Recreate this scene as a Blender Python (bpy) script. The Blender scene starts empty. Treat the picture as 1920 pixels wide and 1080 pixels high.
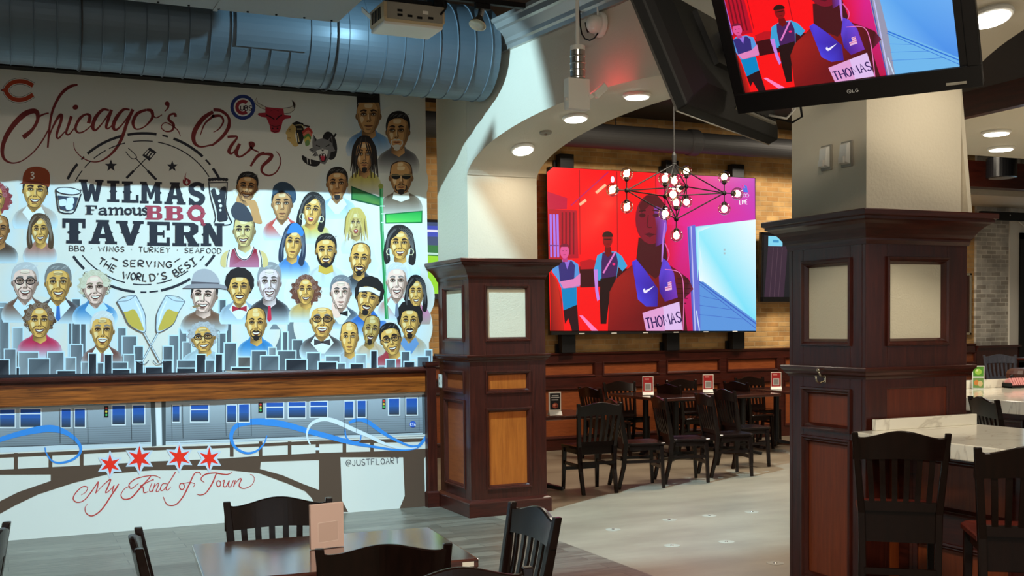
import bpy, bmesh, math, random
import numpy as np
from mathutils import Vector, Matrix
random.seed(7)
SC = bpy.context.scene
COL = SC.collection
PI = math.pi

# ------------------------------------------------------------------ camera
FPX, YAW, PIT, ROL, CY, EYE = 2087.3, .4296, -.0435, -.0118, 540 + 163.74, 1.62
FW = np.array([math.sin(YAW)*math.cos(PIT), math.cos(YAW)*math.cos(PIT), math.sin(PIT)])
_r0 = np.array([math.cos(YAW), -math.sin(YAW), 0.]); _u0 = np.cross(_r0, FW)
RT = _r0*math.cos(ROL) + _u0*math.sin(ROL)
UP = -_r0*math.sin(ROL) + _u0*math.cos(ROL)
CAM = np.array([0., 0., EYE])
cam = bpy.data.objects.new('camera', bpy.data.cameras.new('camera')); COL.objects.link(cam)
cam.matrix_world = Matrix(((RT[0], UP[0], -FW[0], 0), (RT[1], UP[1], -FW[1], 0), (RT[2], UP[2], -FW[2], EYE), (0, 0, 0, 1)))
cam.data.sensor_width = 36; cam.data.lens = FPX/1920*36
cam.data.shift_y = (CY - 540)/1920
cam.data.clip_start = .05
SC.camera = cam

# ------------------------------------------------------------------ world, exposure, projector beam and added fill lights
SC.view_settings.view_transform = 'Standard'; SC.view_settings.look = 'None'
SC.view_settings.exposure = 0.0; SC.view_settings.gamma = 1.0
SC.view_settings.use_curve_mapping = False
try:
    SC.cycles.use_denoising = True
    SC.cycles.max_bounces = 8
    SC.cycles.sample_clamp_indirect = 6.0
except Exception: pass
W = bpy.data.worlds.new('world'); SC.world = W; W.use_nodes = True
W.node_tree.nodes['Background'].inputs[0].default_value = (.86, .92, 1.0, 1)
W.node_tree.nodes['Background'].inputs[1].default_value = .2

def light(name, kind, loc, power, color, size=.1, rot=None, target=None, spread=None, spot=None, blend=.3, falloff=None):
    d = bpy.data.lights.new(name, kind); o = bpy.data.objects.new(name, d); COL.objects.link(o)
    o.location = loc; d.energy = power; d.color = color
    if kind == 'AREA':
        d.shape = 'DISK'; d.size = size
        if spread: d.spread = spread
    else: d.shadow_soft_size = size
    if kind == 'SPOT': d.spot_size = spot; d.spot_blend = blend
    if target is not None:
        o.rotation_euler = (Vector(target) - Vector(loc)).to_track_quat('-Z', 'Y').to_euler()
    if falloff:
        d.use_nodes = True; nt = d.node_tree
        em = nt.nodes['Emission']; lf = nt.nodes.new('ShaderNodeLightFalloff')
        lf.inputs['Strength'].default_value = falloff[1]
        nt.links.new(lf.outputs[falloff[0]], em.inputs['Strength'])
    return o
WARM = (1.0, .88, .70)
PROJ_LENS = (2.47, 7.575, 3.80)
# projector beam: an even picture thrown over the whole painted wall
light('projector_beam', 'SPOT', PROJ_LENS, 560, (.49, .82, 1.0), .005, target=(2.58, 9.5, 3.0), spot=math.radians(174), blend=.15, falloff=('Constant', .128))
# unseen fill lamps added under the ceilings to brighten both rooms
for k, (x, y, z, p_) in enumerate(((1.2, 1.4, 4.36, 210), (-1.5, .2, 4.36, 130), (6.9, 10.2, 4.36, 170), (10.5, 11.0, 4.36, 150), (8.2, 4.0, 3.16, 110))):
    light('added_fill_lamp', 'AREA', (x, y, z), p_, WARM, 1.0)
# ------------------------------------------------------------------ helpers
def s2l(c):
    c = c/255.0
    return c/12.92 if c <= .04045 else ((c + .055)/1.055)**2.4
def rgb(r, g, b): return (s2l(r), s2l(g), s2l(b), 1.0)

def ray(px, py): return FW + RT*((px - 960)/FPX) - UP*((py - CY)/FPX)
def at(px, py, X=None, Y=None, Z=None):
    d = ray(px, py)
    t = X/d[0] if X is not None else (Y/d[1] if Y is not None else (Z - EYE)/d[2])
    return Vector(CAM + d*t)

class MB:
    def __init__(self): self.bm = bmesh.new()
    def box(self, a, b, M=None):
        x0, y0, z0 = a; x1, y1, z1 = b
        vs = [Vector((x, y, z)) for z in (z0, z1) for (x, y) in ((x0, y0), (x1, y0), (x1, y1), (x0, y1))]
        self._hex(vs, M); return self
    def _hex(self, vs, M=None):
        if M is not None: vs = [M @ v for v in vs]
        v = [self.bm.verts.new(p) for p in vs]
        for f in ((3, 2, 1, 0), (4, 5, 6, 7), (0, 1, 5, 4), (1, 2, 6, 5), (2, 3, 7, 6), (3, 0, 4, 7)):
            self.bm.faces.new([v[i] for i in f])
    def bar(self, p0, p1, w, d, w1=None, d1=None, side=(1, 0, 0)):
        p0, p1 = Vector(p0), Vector(p1); w1 = w if w1 is None else w1; d1 = d if d1 is None else d1
        ax = (p1 - p0).normalized(); s = Vector(side); s = (s - ax*s.dot(ax)).normalized(); t = ax.cross(s)
        vs = [p + s*(a*ww/2) + t*(b*dd/2) for (p, ww, dd) in ((p0, w, d), (p1, w1, d1)) for (a, b) in ((-1, -1), (1, -1), (1, 1), (-1, 1))]
        self._hex(vs); return self
    def rings(self, rings, close=False, cap=True):
        R = [[self.bm.verts.new(Vector(p)) for p in r] for r in rings]; n = len(R[0])
        m = len(R)
        for i in range(m if close else m - 1):
            a, b = R[i], R[(i + 1) % m]
            for j in range(n): self.bm.faces.new((a[j], a[(j + 1) % n], b[(j + 1) % n], b[j]))
        if cap and not close:
            self.bm.faces.new(list(reversed(R[0]))); self.bm.faces.new(R[-1])
        return self
    def strip(self, rows):
        R = [[self.bm.verts.new(Vector(p)) for p in r] for r in rows]
        for a, b in zip(R, R[1:]):
            for j in range(len(a) - 1): self.bm.faces.new((a[j], a[j + 1], b[j + 1], b[j]))
        return self
    def cyl(self, p0, p1, r0, r1=None, seg=16, cap=True):
        p0, p1 = Vector(p0), Vector(p1); r1 = r0 if r1 is None else r1
        ax = (p1 - p0).normalized(); s = ax.orthogonal().normalized(); t = ax.cross(s)
        self.rings([[p + (s*math.cos(2*PI*k/seg) + t*math.sin(2*PI*k/seg))*r for k in range(seg)] for (p, r) in ((p0, r0), (p1, r1))], cap=cap)
        return self
    def lathe(self, prof, c, ax=(0, 0, 1), seg=20, cap=True):
        c = Vector(c); ax = Vector(ax).normalized(); s = ax.orthogonal().normalized(); t = ax.cross(s)
        self.rings([[c + ax*h + (s*math.cos(2*PI*k/seg) + t*math.sin(2*PI*k/seg))*max(r, 1e-4) for k in range(seg)] for (r, h) in prof], cap=cap)
        return self
    def tube(self, pts, r, seg=8):
        pts = [Vector(p) for p in pts]; R = []
        s = None
        for i, p in enumerate(pts):
            ax = (pts[min(i + 1, len(pts) - 1)] - pts[max(i - 1, 0)]).normalized()
            if s is None: s = ax.orthogonal().normalized()
            s = (s - ax*s.dot(ax)).normalized(); t = ax.cross(s)
            R.append([p + (s*math.cos(2*PI*k/seg) + t*math.sin(2*PI*k/seg))*r for k in range(seg)])
        self.rings(R); return self
    def sphere(self, c, r, seg=16, sc=(1, 1, 1)):
        bmesh.ops.create_uvsphere(self.bm, u_segments=seg, v_segments=max(6, seg//2), radius=r, matrix=Matrix.Translation(Vector(c)) @ Matrix.Diagonal((*sc, 1)))
        return self
    def prism(self, pts, vec):
        vec = Vector(vec); self.rings([[Vector(p) for p in pts], [Vector(p) + vec for p in pts]]); return self
    def rectloft(self, x0, y0, x1, y1, prof):
        "mitred moulding round a rectangle: prof = (z, offset)"
        self.rings([[(x0 - o, y0 - o, z), (x1 + o, y0 - o, z), (x1 + o, y1 + o, z), (x0 - o, y1 + o, z)] for z, o in prof]); return self
    def build(self, name, mat, parent=None, bevel=0, smooth=False, seg=2):
        bmesh.ops.recalc_face_normals(self.bm, faces=self.bm.faces[:])
        me = bpy.data.meshes.new(name); self.bm.to_mesh(me); self.bm.free()
        me.materials.append(mat)
        o = bpy.data.objects.new(name, me); COL.objects.link(o)
        if parent is not None: o.parent = parent
        if smooth:
            for p in me.polygons: p.use_smooth = True
        if bevel:
            m = o.modifiers.new('bevel', 'BEVEL'); m.width = bevel; m.segments = seg; m.limit_method = 'ANGLE'; m.angle_limit = math.radians(40)
        return o

def tag(o, label=None, cat=None, group=None, kind=None):
    if label: o['label'] = label
    if cat: o['category'] = cat
    if group: o['group'] = group
    if kind: o['kind'] = kind
    return o
def thing(name, label, cat, loc=(0, 0, 0), rz=0, group=None):
    o = bpy.data.objects.new(name, None); COL.objects.link(o); o.empty_display_size = .1
    o.location = loc; o.rotation_euler = (0, 0, rz)
    return tag(o, label, cat, group)
def struct(mb, name, mat, label=None, cat=None, **k):
    o = mb.build(name, mat, **k); o['kind'] = 'structure'
    if label: o['label'] = label
    return o
def copy_tree(o, parent=None):
    kids = [c for c in bpy.data.objects if c.parent == o]
    c = o.copy(); COL.objects.link(c)
    if parent is not None: c.parent = parent
    for k in kids: copy_tree(k, c)
    return c
def dup(o, label, loc, rz=0):
    c = copy_tree(o); c.location = loc; c.rotation_euler = (0, 0, rz); c['label'] = label
    return c

# ------------------------------------------------------------------ materials
def newmat(name):
    m = bpy.data.materials.new(name); m.use_nodes = True
    nt = m.node_tree; return m, nt, nt.nodes['Principled BSDF']
def N(nt, t, **kw):
    n = nt.nodes.new(t)
    for k, v in kw.items(): setattr(n, k, v)
    return n
def plain(name, col, rough=.5, metal=0, spec=.5, bump=0, bscale=80, emit=None, estr=0):
    m, nt, b = newmat(name)
    b.inputs['Base Color'].default_value = (*col[:3], 1); b.inputs['Roughness'].default_value = rough
    b.inputs['Metallic'].default_value = metal; b.inputs['Specular IOR Level'].default_value = spec
    if emit: b.inputs['Emission Color'].default_value = (*emit[:3], 1); b.inputs['Emission Strength'].default_value = estr
    tc = N(nt, 'ShaderNodeTexCoord'); nz = N(nt, 'ShaderNodeTexNoise')
    nz.inputs['Scale'].default_value = bscale; nz.inputs['Detail'].default_value = 3
    nt.links.new(tc.outputs['Object'], nz.inputs['Vector'])
    if bump:
        bp = N(nt, 'ShaderNodeBump'); bp.inputs['Strength'].default_value = bump; bp.inputs['Distance'].default_value = .004
        nt.links.new(nz.outputs[0], bp.inputs['Height']); nt.links.new(bp.outputs[0], b.inputs['Normal'])
    else:
        mr = N(nt, 'ShaderNodeMapRange'); mr.inputs['To Min'].default_value = max(0, rough - .04); mr.inputs['To Max'].default_value = min(1, rough + .04)
        nt.links.new(nz.outputs[0], mr.inputs[0]); nt.links.new(mr.outputs[0], b.inputs['Roughness'])
    return m
def wood(name, c1, c2, rough=.3, scale=(14, 14, 1.2), coat=.0, bump=.02):
    "c1/c2 grain colours; scale small along the grain"
    m, nt, b = newmat(name)
    tc = N(nt, 'ShaderNodeTexCoord'); mp = N(nt, 'ShaderNodeMapping'); mp.inputs['Scale'].default_value = scale
    nz = N(nt, 'ShaderNodeTexNoise'); nz.inputs['Scale'].default_value = 3.2; nz.inputs['Detail'].default_value = 7; nz.inputs['Roughness'].default_value = .62
    nz.inputs['Distortion'].default_value = .5
    cr = N(nt, 'ShaderNodeValToRGB'); cr.color_ramp.elements[0].position = .3; cr.color_ramp.elements[1].position = .72
    cr.color_ramp.elements[0].color = (*c1[:3], 1); cr.color_ramp.elements[1].color = (*c2[:3], 1)
    nt.links.new(tc.outputs['Object'], mp.inputs[0]); nt.links.new(mp.outputs[0], nz.inputs['Vector'])
    nt.links.new(nz.outputs[0], cr.inputs[0]); nt.links.new(cr.outputs[0], b.inputs['Base Color'])
    b.inputs['Roughness'].default_value = rough; b.inputs['Specular IOR Level'].default_value = .22 if name == 'espresso_wood' else .4; b.inputs['Coat Weight'].default_value = coat; b.inputs['Coat Roughness'].default_value = .12
    bp = N(nt, 'ShaderNodeBump'); bp.inputs['Strength'].default_value = bump; nt.links.new(nz.outputs[0], bp.inputs['Height']); nt.links.new(bp.outputs[0], b.inputs['Normal'])
    return m
def brickmat(name, c1, c2, mortar, w=.21, h=.068, gap=.008, dark=None):
    m, nt, b = newmat(name)
    tc = N(nt, 'ShaderNodeTexCoord'); sp = N(nt, 'ShaderNodeSeparateXYZ'); cb = N(nt, 'ShaderNodeCombineXYZ')
    nt.links.new(tc.outputs['Object'], sp.inputs[0]); nt.links.new(sp.outputs[0], cb.inputs[0]); nt.links.new(sp.outputs[2], cb.inputs[1])
    wob = N(nt, 'ShaderNodeTexNoise'); wob.inputs['Scale'].default_value = 7; nt.links.new(cb.outputs[0], wob.inputs['Vector'])
    mx0 = N(nt, 'ShaderNodeMix', data_type='VECTOR'); mx0.inputs[0].default_value = .012
    nt.links.new(cb.outputs[0], mx0.inputs[4]); nt.links.new(wob.outputs[1], mx0.inputs[5])
    br = N(nt, 'ShaderNodeTexBrick'); br.inputs['Scale'].default_value = 1
    br.inputs['Brick Width'].default_value = w; br.inputs['Row Height'].default_value = h; br.inputs['Mortar Size'].default_value = gap; br.inputs['Mortar Smooth'].default_value = .35
    br.inputs['Color1'].default_value = (*c1[:3], 1); br.inputs['Color2'].default_value = (*c2[:3], 1); br.inputs['Mortar'].default_value = (*mortar[:3], 1)
    nt.links.new(mx0.outputs[1], br.inputs['Vector'])
    nz = N(nt, 'ShaderNodeTexNoise'); nz.inputs['Scale'].default_value = 3.5; nz.inputs['Detail'].default_value = 8; nt.links.new(cb.outputs[0], nz.inputs['Vector'])
    cr = N(nt, 'ShaderNodeValToRGB'); cr.color_ramp.elements[0].position = .32; cr.color_ramp.elements[1].position = .7
    cr.color_ramp.elements[0].color = (.62, .60, .57, 1); cr.color_ramp.elements[1].color = (1.3, 1.26, 1.18, 1)
    nt.links.new(nz.outputs[0], cr.inputs[0])
    mm = N(nt, 'ShaderNodeMix', data_type='RGBA', blend_type='MULTIPLY'); mm.inputs[0].default_value = .8
    nt.links.new(br.outputs[0], mm.inputs[6]); nt.links.new(cr.outputs[0], mm.inputs[7]); nt.links.new(mm.outputs[2], b.inputs['Base Color'])
    b.inputs['Roughness'].default_value = .85
    bp = N(nt, 'ShaderNodeBump'); bp.inputs['Strength'].default_value = .5; bp.inputs['Distance'].default_value = .01; bp.invert = True
    nt.links.new(br.outputs[1], bp.inputs['Height']); nt.links.new(bp.outputs[0], b.inputs['Normal'])
    return m
def plankmat(name):
    m, nt, b = newmat(name)
    tc = N(nt, 'ShaderNodeTexCoord')
    br = N(nt, 'ShaderNodeTexBrick'); br.offset = .37; br.inputs['Scale'].default_value = 1
    br.inputs['Brick Width'].default_value = 1.22; br.inputs['Row Height'].default_value = .15; br.inputs['Mortar Size'].default_value = .0035
    br.inputs['Color1'].default_value = rgb(120, 112, 100); br.inputs['Color2'].default_value = rgb(92, 84, 74); br.inputs['Mortar'].default_value = rgb(60, 55, 50)
    nt.links.new(tc.outputs['Object'], br.inputs['Vector'])
    mp = N(nt, 'ShaderNodeMapping'); mp.inputs['Scale'].default_value = (1.3, 16, 1)
    nz = N(nt, 'ShaderNodeTexNoise'); nz.inputs['Scale'].default_value = 2.5; nz.inputs['Detail'].default_value = 8; nz.inputs['Distortion'].default_value = .9; nz.inputs['Roughness'].default_value = .65
    nt.links.new(tc.outputs['Object'], mp.inputs[0]); nt.links.new(mp.outputs[0], nz.inputs['Vector'])
    cr = N(nt, 'ShaderNodeValToRGB'); cr.color_ramp.elements[0].position = .3; cr.color_ramp.elements[1].position = .72
    cr.color_ramp.elements[0].color = (.32, .29, .26, 1); cr.color_ramp.elements[1].color = (1.3, 1.27, 1.22, 1)
    nt.links.new(nz.outputs[0], cr.inputs[0])
    mm = N(nt, 'ShaderNodeMix', data_type='RGBA', blend_type='MULTIPLY'); mm.inputs[0].default_value = .9
    nt.links.new(br.outputs[0], mm.inputs[6]); nt.links.new(cr.outputs[0], mm.inputs[7]); nt.links.new(mm.outputs[2], b.inputs['Base Color'])
    b.inputs['Roughness'].default_value = .33
    bp = N(nt, 'ShaderNodeBump'); bp.inputs['Strength'].default_value = .12; bp.inputs['Distance'].default_value = .004
    nt.links.new(nz.outputs[0], bp.inputs['Height']); nt.links.new(bp.outputs[0], b.inputs['Normal'])
    return m
def mottled(name, c1, c2, scale=1.5, rough=.4, detail=8, stretch=(1, 1, 1), bump=.03):
    m, nt, b = newmat(name)
    tc = N(nt, 'ShaderNodeTexCoord'); mp = N(nt, 'ShaderNodeMapping'); mp.inputs['Scale'].default_value = stretch
    nz = N(nt, 'ShaderNodeTexNoise'); nz.inputs['Scale'].default_value = scale; nz.inputs['Detail'].default_value = detail; nz.inputs['Roughness'].default_value = .6
    cr = N(nt, 'ShaderNodeValToRGB'); cr.color_ramp.elements[0].position = .3; cr.color_ramp.elements[1].position = .72
    cr.color_ramp.elements[0].color = (*c1[:3], 1); cr.color_ramp.elements[1].color = (*c2[:3], 1)
    nt.links.new(tc.outputs['Object'], mp.inputs[0]); nt.links.new(mp.outputs[0], nz.inputs['Vector'])
    nt.links.new(nz.outputs[0], cr.inputs[0]); nt.links.new(cr.outputs[0], b.inputs['Base Color'])
    b.inputs['Roughness'].default_value = rough
    bp = N(nt, 'ShaderNodeBump'); bp.inputs['Strength'].default_value = bump; nt.links.new(nz.outputs[0], bp.inputs['Height']); nt.links.new(bp.outputs[0], b.inputs['Normal'])
    return m
def marble(name):
    m, nt, b = newmat(name)
    tc = N(nt, 'ShaderNodeTexCoord'); mp = N(nt, 'ShaderNodeMapping'); mp.inputs['Rotation'].default_value = (0, 0, .7); mp.inputs['Scale'].default_value = (1, 2.6, 1)
    nz = N(nt, 'ShaderNodeTexNoise'); nz.inputs['Scale'].default_value = 1.7; nz.inputs['Detail'].default_value = 6; nz.inputs['Distortion'].default_value = 1.2
    ma = N(nt, 'ShaderNodeMath', operation='SUBTRACT'); ma.inputs[1].default_value = .5
    ab = N(nt, 'ShaderNodeMath', operation='ABSOLUTE')
    cr = N(nt, 'ShaderNodeValToRGB'); cr.color_ramp.elements[0].position = 0; cr.color_ramp.elements[1].position = .02
    cr.color_ramp.elements[0].color = rgb(214, 207, 192); cr.color_ramp.elements[1].color = rgb(242, 237, 222)
    nt.links.new(tc.outputs['Object'], mp.inputs[0]); nt.links.new(mp.outputs[0], nz.inputs['Vector']); nt.links.new(nz.outputs[0], ma.inputs[0])
    nt.links.new(ma.outputs[0], ab.inputs[0]); nt.links.new(ab.outputs[0], cr.inputs[0]); nt.links.new(cr.outputs[0], b.inputs['Base Color'])
    b.inputs['Roughness'].default_value = .1
    return m
def paintmat(name, rough=.6, emit=0):
    "flat painted or printed art: the colours of the paint are carried by the mesh"
    m, nt, b = newmat(name)
    a = N(nt, 'ShaderNodeVertexColor'); a.layer_name = 'Col'
    if emit:
        b.inputs['Base Color'].default_value = (.01, .01, .01, 1); b.inputs['Roughness'].default_value = .25
        nt.links.new(a.outputs[0], b.inputs['Emission Color']); b.inputs['Emission Strength'].default_value = emit
    else:
        nt.links.new(a.outputs[0], b.inputs['Base Color']); b.inputs['Roughness'].default_value = rough
        b.inputs['Specular IOR Level'].default_value = .25
    return m
def glassmat(name, tint=(1, 1, 1), gl=.12):
    m = bpy.data.materials.new(name); m.use_nodes = True; nt = m.node_tree; nt.nodes.clear()
    o = N(nt, 'ShaderNodeOutputMaterial'); mx = N(nt, 'ShaderNodeMixShader'); tr = N(nt, 'ShaderNodeBsdfTransparent'); g = N(nt, 'ShaderNodeBsdfGlossy')
    tr.inputs[0].default_value = (*tint, 1); g.inputs['Roughness'].default_value = .03
    lw = N(nt, 'ShaderNodeLayerWeight'); lw.inputs[0].default_value = .35
    nt.links.new(lw.outputs['Facing'], mx.inputs[0]); nt.links.new(tr.outputs[0], mx.inputs[1]); nt.links.new(g.outputs[0], mx.inputs[2]); nt.links.new(mx.outputs[0], o.inputs[0])
    return m
def emitmat(name, col, s):
    m = plain(name, (.02, .02, .02), .4, emit=col, estr=s); return m

M = dict(
    mahog=wood('mahogany', rgb(46, 16, 11), rgb(76, 30, 20), .3, coat=.08),
    mahog_h=wood('mahogany_horizontal', rgb(46, 16, 11), rgb(78, 31, 21), .3, scale=(1.2, 1.2, 14), coat=.08),
    honey=wood('honey_panel', rgb(158, 82, 26), rgb(190, 106, 40), .32, scale=(16, 16, 1.0)),
    redpan=wood('red_brown_panel', rgb(108, 46, 18), rgb(136, 64, 26), .45, scale=(16, 16, 1.0)),
    darkred=wood('dark_red_panel', rgb(80, 32, 17), rgb(104, 44, 24), .4, scale=(16, 16, 1.0)),
    rust=wood('rust_panel', rgb(128, 62, 30), rgb(156, 82, 42), .35, scale=(2, 2, 14)),
    oakledge=wood('stained_pine', rgb(58, 24, 8), rgb(186, 100, 36), .3, scale=(.7, 6, 15), coat=.15),
    esp=wood('espresso_wood', rgb(17, 9, 7), rgb(28, 15, 11), .22, coat=.12, bump=.01),
    seatred=wood('red_seat', rgb(92, 34, 28), rgb(120, 50, 40), .22, coat=.4),
    tabletop=wood('table_wood', rgb(50, 26, 22), rgb(92, 54, 46), .16, scale=(1.0, 11, 11), coat=1.0, bump=.06),
    plaster=plain('cream_plaster', rgb(214, 204, 182), .8, bump=.5, bscale=55),
    soffit=plain('soffit_plaster', rgb(206, 198, 180), .75, bump=.35, bscale=70),
    insert=plain('textured_insert', rgb(222, 214, 190), .8, bump=.7, bscale=90),
    wallpaint=plain('wall_paint', rgb(226, 222, 212), .7, bump=.06, bscale=40),
    black=plain('black_paint', (.006, .006, .006), .6, spec=.25),
    blackceil=plain('black_ceiling', rgb(40, 37, 34), .85),
    blackgloss=plain('gloss_black_plastic', (.006, .006, .007), .22),
    blackmet=plain('black_metal', (.012, .012, .013), .38, metal=.3),
    duct=plain('duct_metal', rgb(98, 114, 126), .42, metal=.3, bump=.05, bscale=6),
    ductdark=plain('dark_duct', rgb(48, 47, 48), .6),
    seam=plain('duct_seam', rgb(66, 78, 88), .4, metal=.4),
    sheet=plain('grey_sheet_metal', rgb(150, 152, 150), .6),
    steel=plain('brushed_steel', rgb(190, 188, 184), .25, metal=1),
    silver=plain('silver_moulding', rgb(176, 172, 166), .3, metal=.6),
    white=plain('white_plastic', rgb(232, 230, 222), .45),
    grayplast=plain('grey_plastic', rgb(150, 145, 132), .5),
    beige=plain('beige_plastic', rgb(196, 176, 140), .5),
    brick=brickmat('tan_brick', rgb(214, 172, 112), rgb(186, 140, 84), rgb(200, 168, 122)),
    daylitbrick=brickmat('daylit_brick', rgb(206, 204, 198), rgb(156, 150, 142), rgb(214, 212, 206)),  # paler grey stands in for daylight falling on this stretch of brick
    plank=plankmat('grey_plank_floor'),
    concrete=mottled('tan_concrete', rgb(120, 108, 92), rgb(152, 139, 120), 1.1, .38, stretch=(1, 2.2, 1)),
    marble=marble('white_marble'),
    paint=paintmat('mural_paint'),
    print=paintmat('printed_card', .4),
    led=paintmat('led_picture', emit=1.0),
    tvpic=paintmat('tv_picture', emit=1.0),
    lamp=emitmat('lamp_diffuser', (1, .95, .86), 14),
    bulb=emitmat('bulb', (1, .74, .40), 15),
    redled=emitmat('red_led', (1, .03, .05), 45),
    lens=emitmat('lens_glow', (.7, .9, 1), 12),
    globe=glassmat('clear_globe', (.97, .93, .86)),
    fill_pane=emitmat('added_window_glow', (.88, .95, 1), 1.3),
    pane=emitmat('daylight_pane', rgb(170, 205, 225), 1.8),
    paper=plain('paper', rgb(206, 176, 164), .6),
    card=plain('white_card', rgb(232, 226, 214), .5),
    pink=plain('pink_packets', rgb(226, 150, 150), .6),
    brass=plain('worn_metal', rgb(196, 186, 164), .25, metal=.9),
    vinyl=plain('brown_vinyl', rgb(70, 40, 32), .4),
    bluelit=wood('bluish_lit_wood', rgb(58, 60, 70), rgb(84, 86, 98), .3, coat=.3),  # grey-blue tone stands in for bluish light on the far chair
)
# ------------------------------------------------------------------ room shell
SKEW, YA0, XA0, AW = .12, 8.72, 3.60, .65           # arch ribbon: left edge x = XA0 + SKEW*(YA0 - y)
def xl(y): return XA0 + SKEW*(YA0 - y)
def soff(y, yc=6.91, a=1.81, z0=2.875, b=.385):
    t = (y - yc)/a
    return z0 + b*math.sqrt(max(0, 1 - t*t))
CEIL = 4.40
struct(MB().box((-6, -4, -.1), (3.79, 9.52, 0)), 'floor', M['plank'])
mb = MB().box((3.79, -4, -.1), (17, 13.2, 0)); mb.box((-6, 9.52, -.1), (3.79, 13.2, 0)); struct(mb, 'floor.001', M['concrete'])
struct(MB().box((-6, -4, CEIL), (17, 13.2, CEIL + .1)), 'ceiling', M['blackceil'])
struct(MB().box((-6, 9.48, 0), (3.52, 9.52, CEIL)), 'wall_left', M['wallpaint'])
struct(MB().box((-6, 13.0, 0), (14.02, 13.15, 4.40)), 'wall_back', M['brick'])
struct(MB().box((14.02, 12.96, 0), (14.72, 13.15, 4.40)), 'wall_right', M['daylitbrick'])
struct(MB().box((14.72, 12.93, 0), (14.93, 13.15, 4.40)), 'trim_1', M['wallpaint'])
# ---- walls behind the camera, with glowing windows added to light the near room
struct(MB().box((-6.1, -4, 0), (-6, 13.2, CEIL)), 'wall_left.001', M['wallpaint'])
fw_ = MB(); xs_ = [-6, -4.6, -2.6, -1.2, .8, 2.4, 4.4, 6.2, 8.2, 10.2, 12.2, 17]
fw_.box((-6, -4.1, 0), (17, -4, .9)); fw_.box((-6, -4.1, 3.1), (17, -4, CEIL))
for k in range(0, len(xs_), 2): fw_.box((xs_[k], -4.1, .9), (xs_[k + 1], -4, 3.1))
struct(fw_, 'wall_front', M['wallpaint'])
for k in range(1, len(xs_) - 1, 2):
    t = tag(bpy.data.objects.new('window_%d' % (2 + k//2), None), kind='structure'); COL.objects.link(t); t.location = ((xs_[k] + xs_[k + 1])/2, -4.05, 0)
    f_ = MB(); f_.box((-1, -.04, .9), (-.93, .07, 3.1)).box((.93, -.04, .9), (1, .07, 3.1)).box((-1, -.04, .9), (1, .07, .98)).box((-1, -.04, 3.02), (1, .07, 3.1)).box((-.03, -.04, .98), (.03, .06, 3.02)).box((-.93, -.04, 2.2), (.93, .06, 2.26))
    f_.build('window_frame', M['black'], t); MB().box((-.93, -.02, .98), (.93, -.01, 3.02)).build('window_pane', M['fill_pane'], t)
# ---- arch between the two columns
def arch(name, xf, w, ya, yb, zf, ztop, n=40):
    mb = MB(); ys = [ya + (yb - ya)*k/n for k in range(n + 1)]
    # finer steps near the springings
    ys = [ya + (yb - ya)*(0.5 - .5*math.cos(PI*k/n)) for k in range(n + 1)]
    rows = []
    for y in ys:
        x0 = xf(y); z = zf(y)
        rows.append([(x0, y, ztop), (x0, y, z), (x0 + w, y, z), (x0 + w, y, ztop)])
    mb.rings([r for r in rows])
    return struct(mb, name, M['soffit'])
arch('wall_arch', xl, AW, 8.715, 5.11, soff, 4.0)
arch('wall_arch.001', lambda y: 4.10, .70, 4.50, .9, lambda y: soff(y, 2.70), 4.0)
# cornice along the top of the arch
mb = MB(); prof = [(0, 3.785), (.03, 3.785), (.035, 3.815), (.05, 3.83), (.055, 3.86), (.10, 3.92), (.125, 3.93), (.13, 3.97), (.15, 3.98), (.15, 4.01), (0, 4.01)]
mb.rings([[(xl(y) - o, y, z) for o, z in prof] for y in (8.5, 5.2)])
struct(mb, 'trim_2', M['silver'])

# ---- recessed lights
def downlight(loc, tilt, label, r=.085, power=5, group=None, lit=True):
    t = thing('recessed_light', label, 'ceiling light', loc)
    t.rotation_euler = tilt
    MB().lathe([(r*.92, .0), (r*1.16, 0), (r*1.2, -.012), (r*1.12, -.022), (r*.98, -.026)], (0, 0, 0), seg=32).build('trim_ring', M['white'], t, smooth=False)
    MB().lathe([(r*.985, -.02), (r*.96, -.031), (r*.5, -.036), (0, -.037)], (0, 0, 0), seg=32).build('diffuser', M['lamp'], t, smooth=True)
    if power:
        l = light('downlight_glow', 'AREA', (0, 0, -.045), power, WARM, r*1.7); l.parent = t
    return t
def sk(px, py, x0):                                  # point on the slanted centre plane of the arch
    d = ray(px, py); t = (x0 + SKEW*YA0)/(d[0] + SKEW*d[1]); return CAM + d*t
for (px, py, w) in ((980, 296, 'lowest recessed light in the arch, just above the left column'), (1079, 216, 'middle recessed light in the arch, right under the hanging white box'), (1194, 162, 'highest recessed light in the arch, nearest the hanging televisions')):
    p = sk(px, py, XA0 + AW/2); y = p[1]
    s = (soff(y + .02) - soff(y - .02))/.04
    downlight((p[0], y, soff(y)), (math.atan(s), 0, 0), w)
p = sk(1023, 245, XA0 + AW/2); s = (soff(p[1] + .02) - soff(p[1] - .02))/.04
t = thing('sprinkler_cover', 'small flat grey disc on the arch soffit between two lights', 'sprinkler', (p[0], p[1], soff(p[1]))); t.rotation_euler = (math.atan(s), 0, 0)
MB().lathe([(.05, .0), (.05, -.012), (.045, -.016), (0, -.017)], (0, 0, 0), seg=24).build('cover_plate', M['grayplast'], t)
MB().cyl((0, 0, -.016), (0, 0, -.024), .012).build('plug', M['steel'], t)
y = 4.06; s = (soff(y + .02, 2.70) - soff(y - .02, 2.70))/.04
downlight((4.47, y, soff(y, 2.70)), (math.atan(s), 0, 0), 'recessed light beside the right edge of the hanging television', r=.095)

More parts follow.
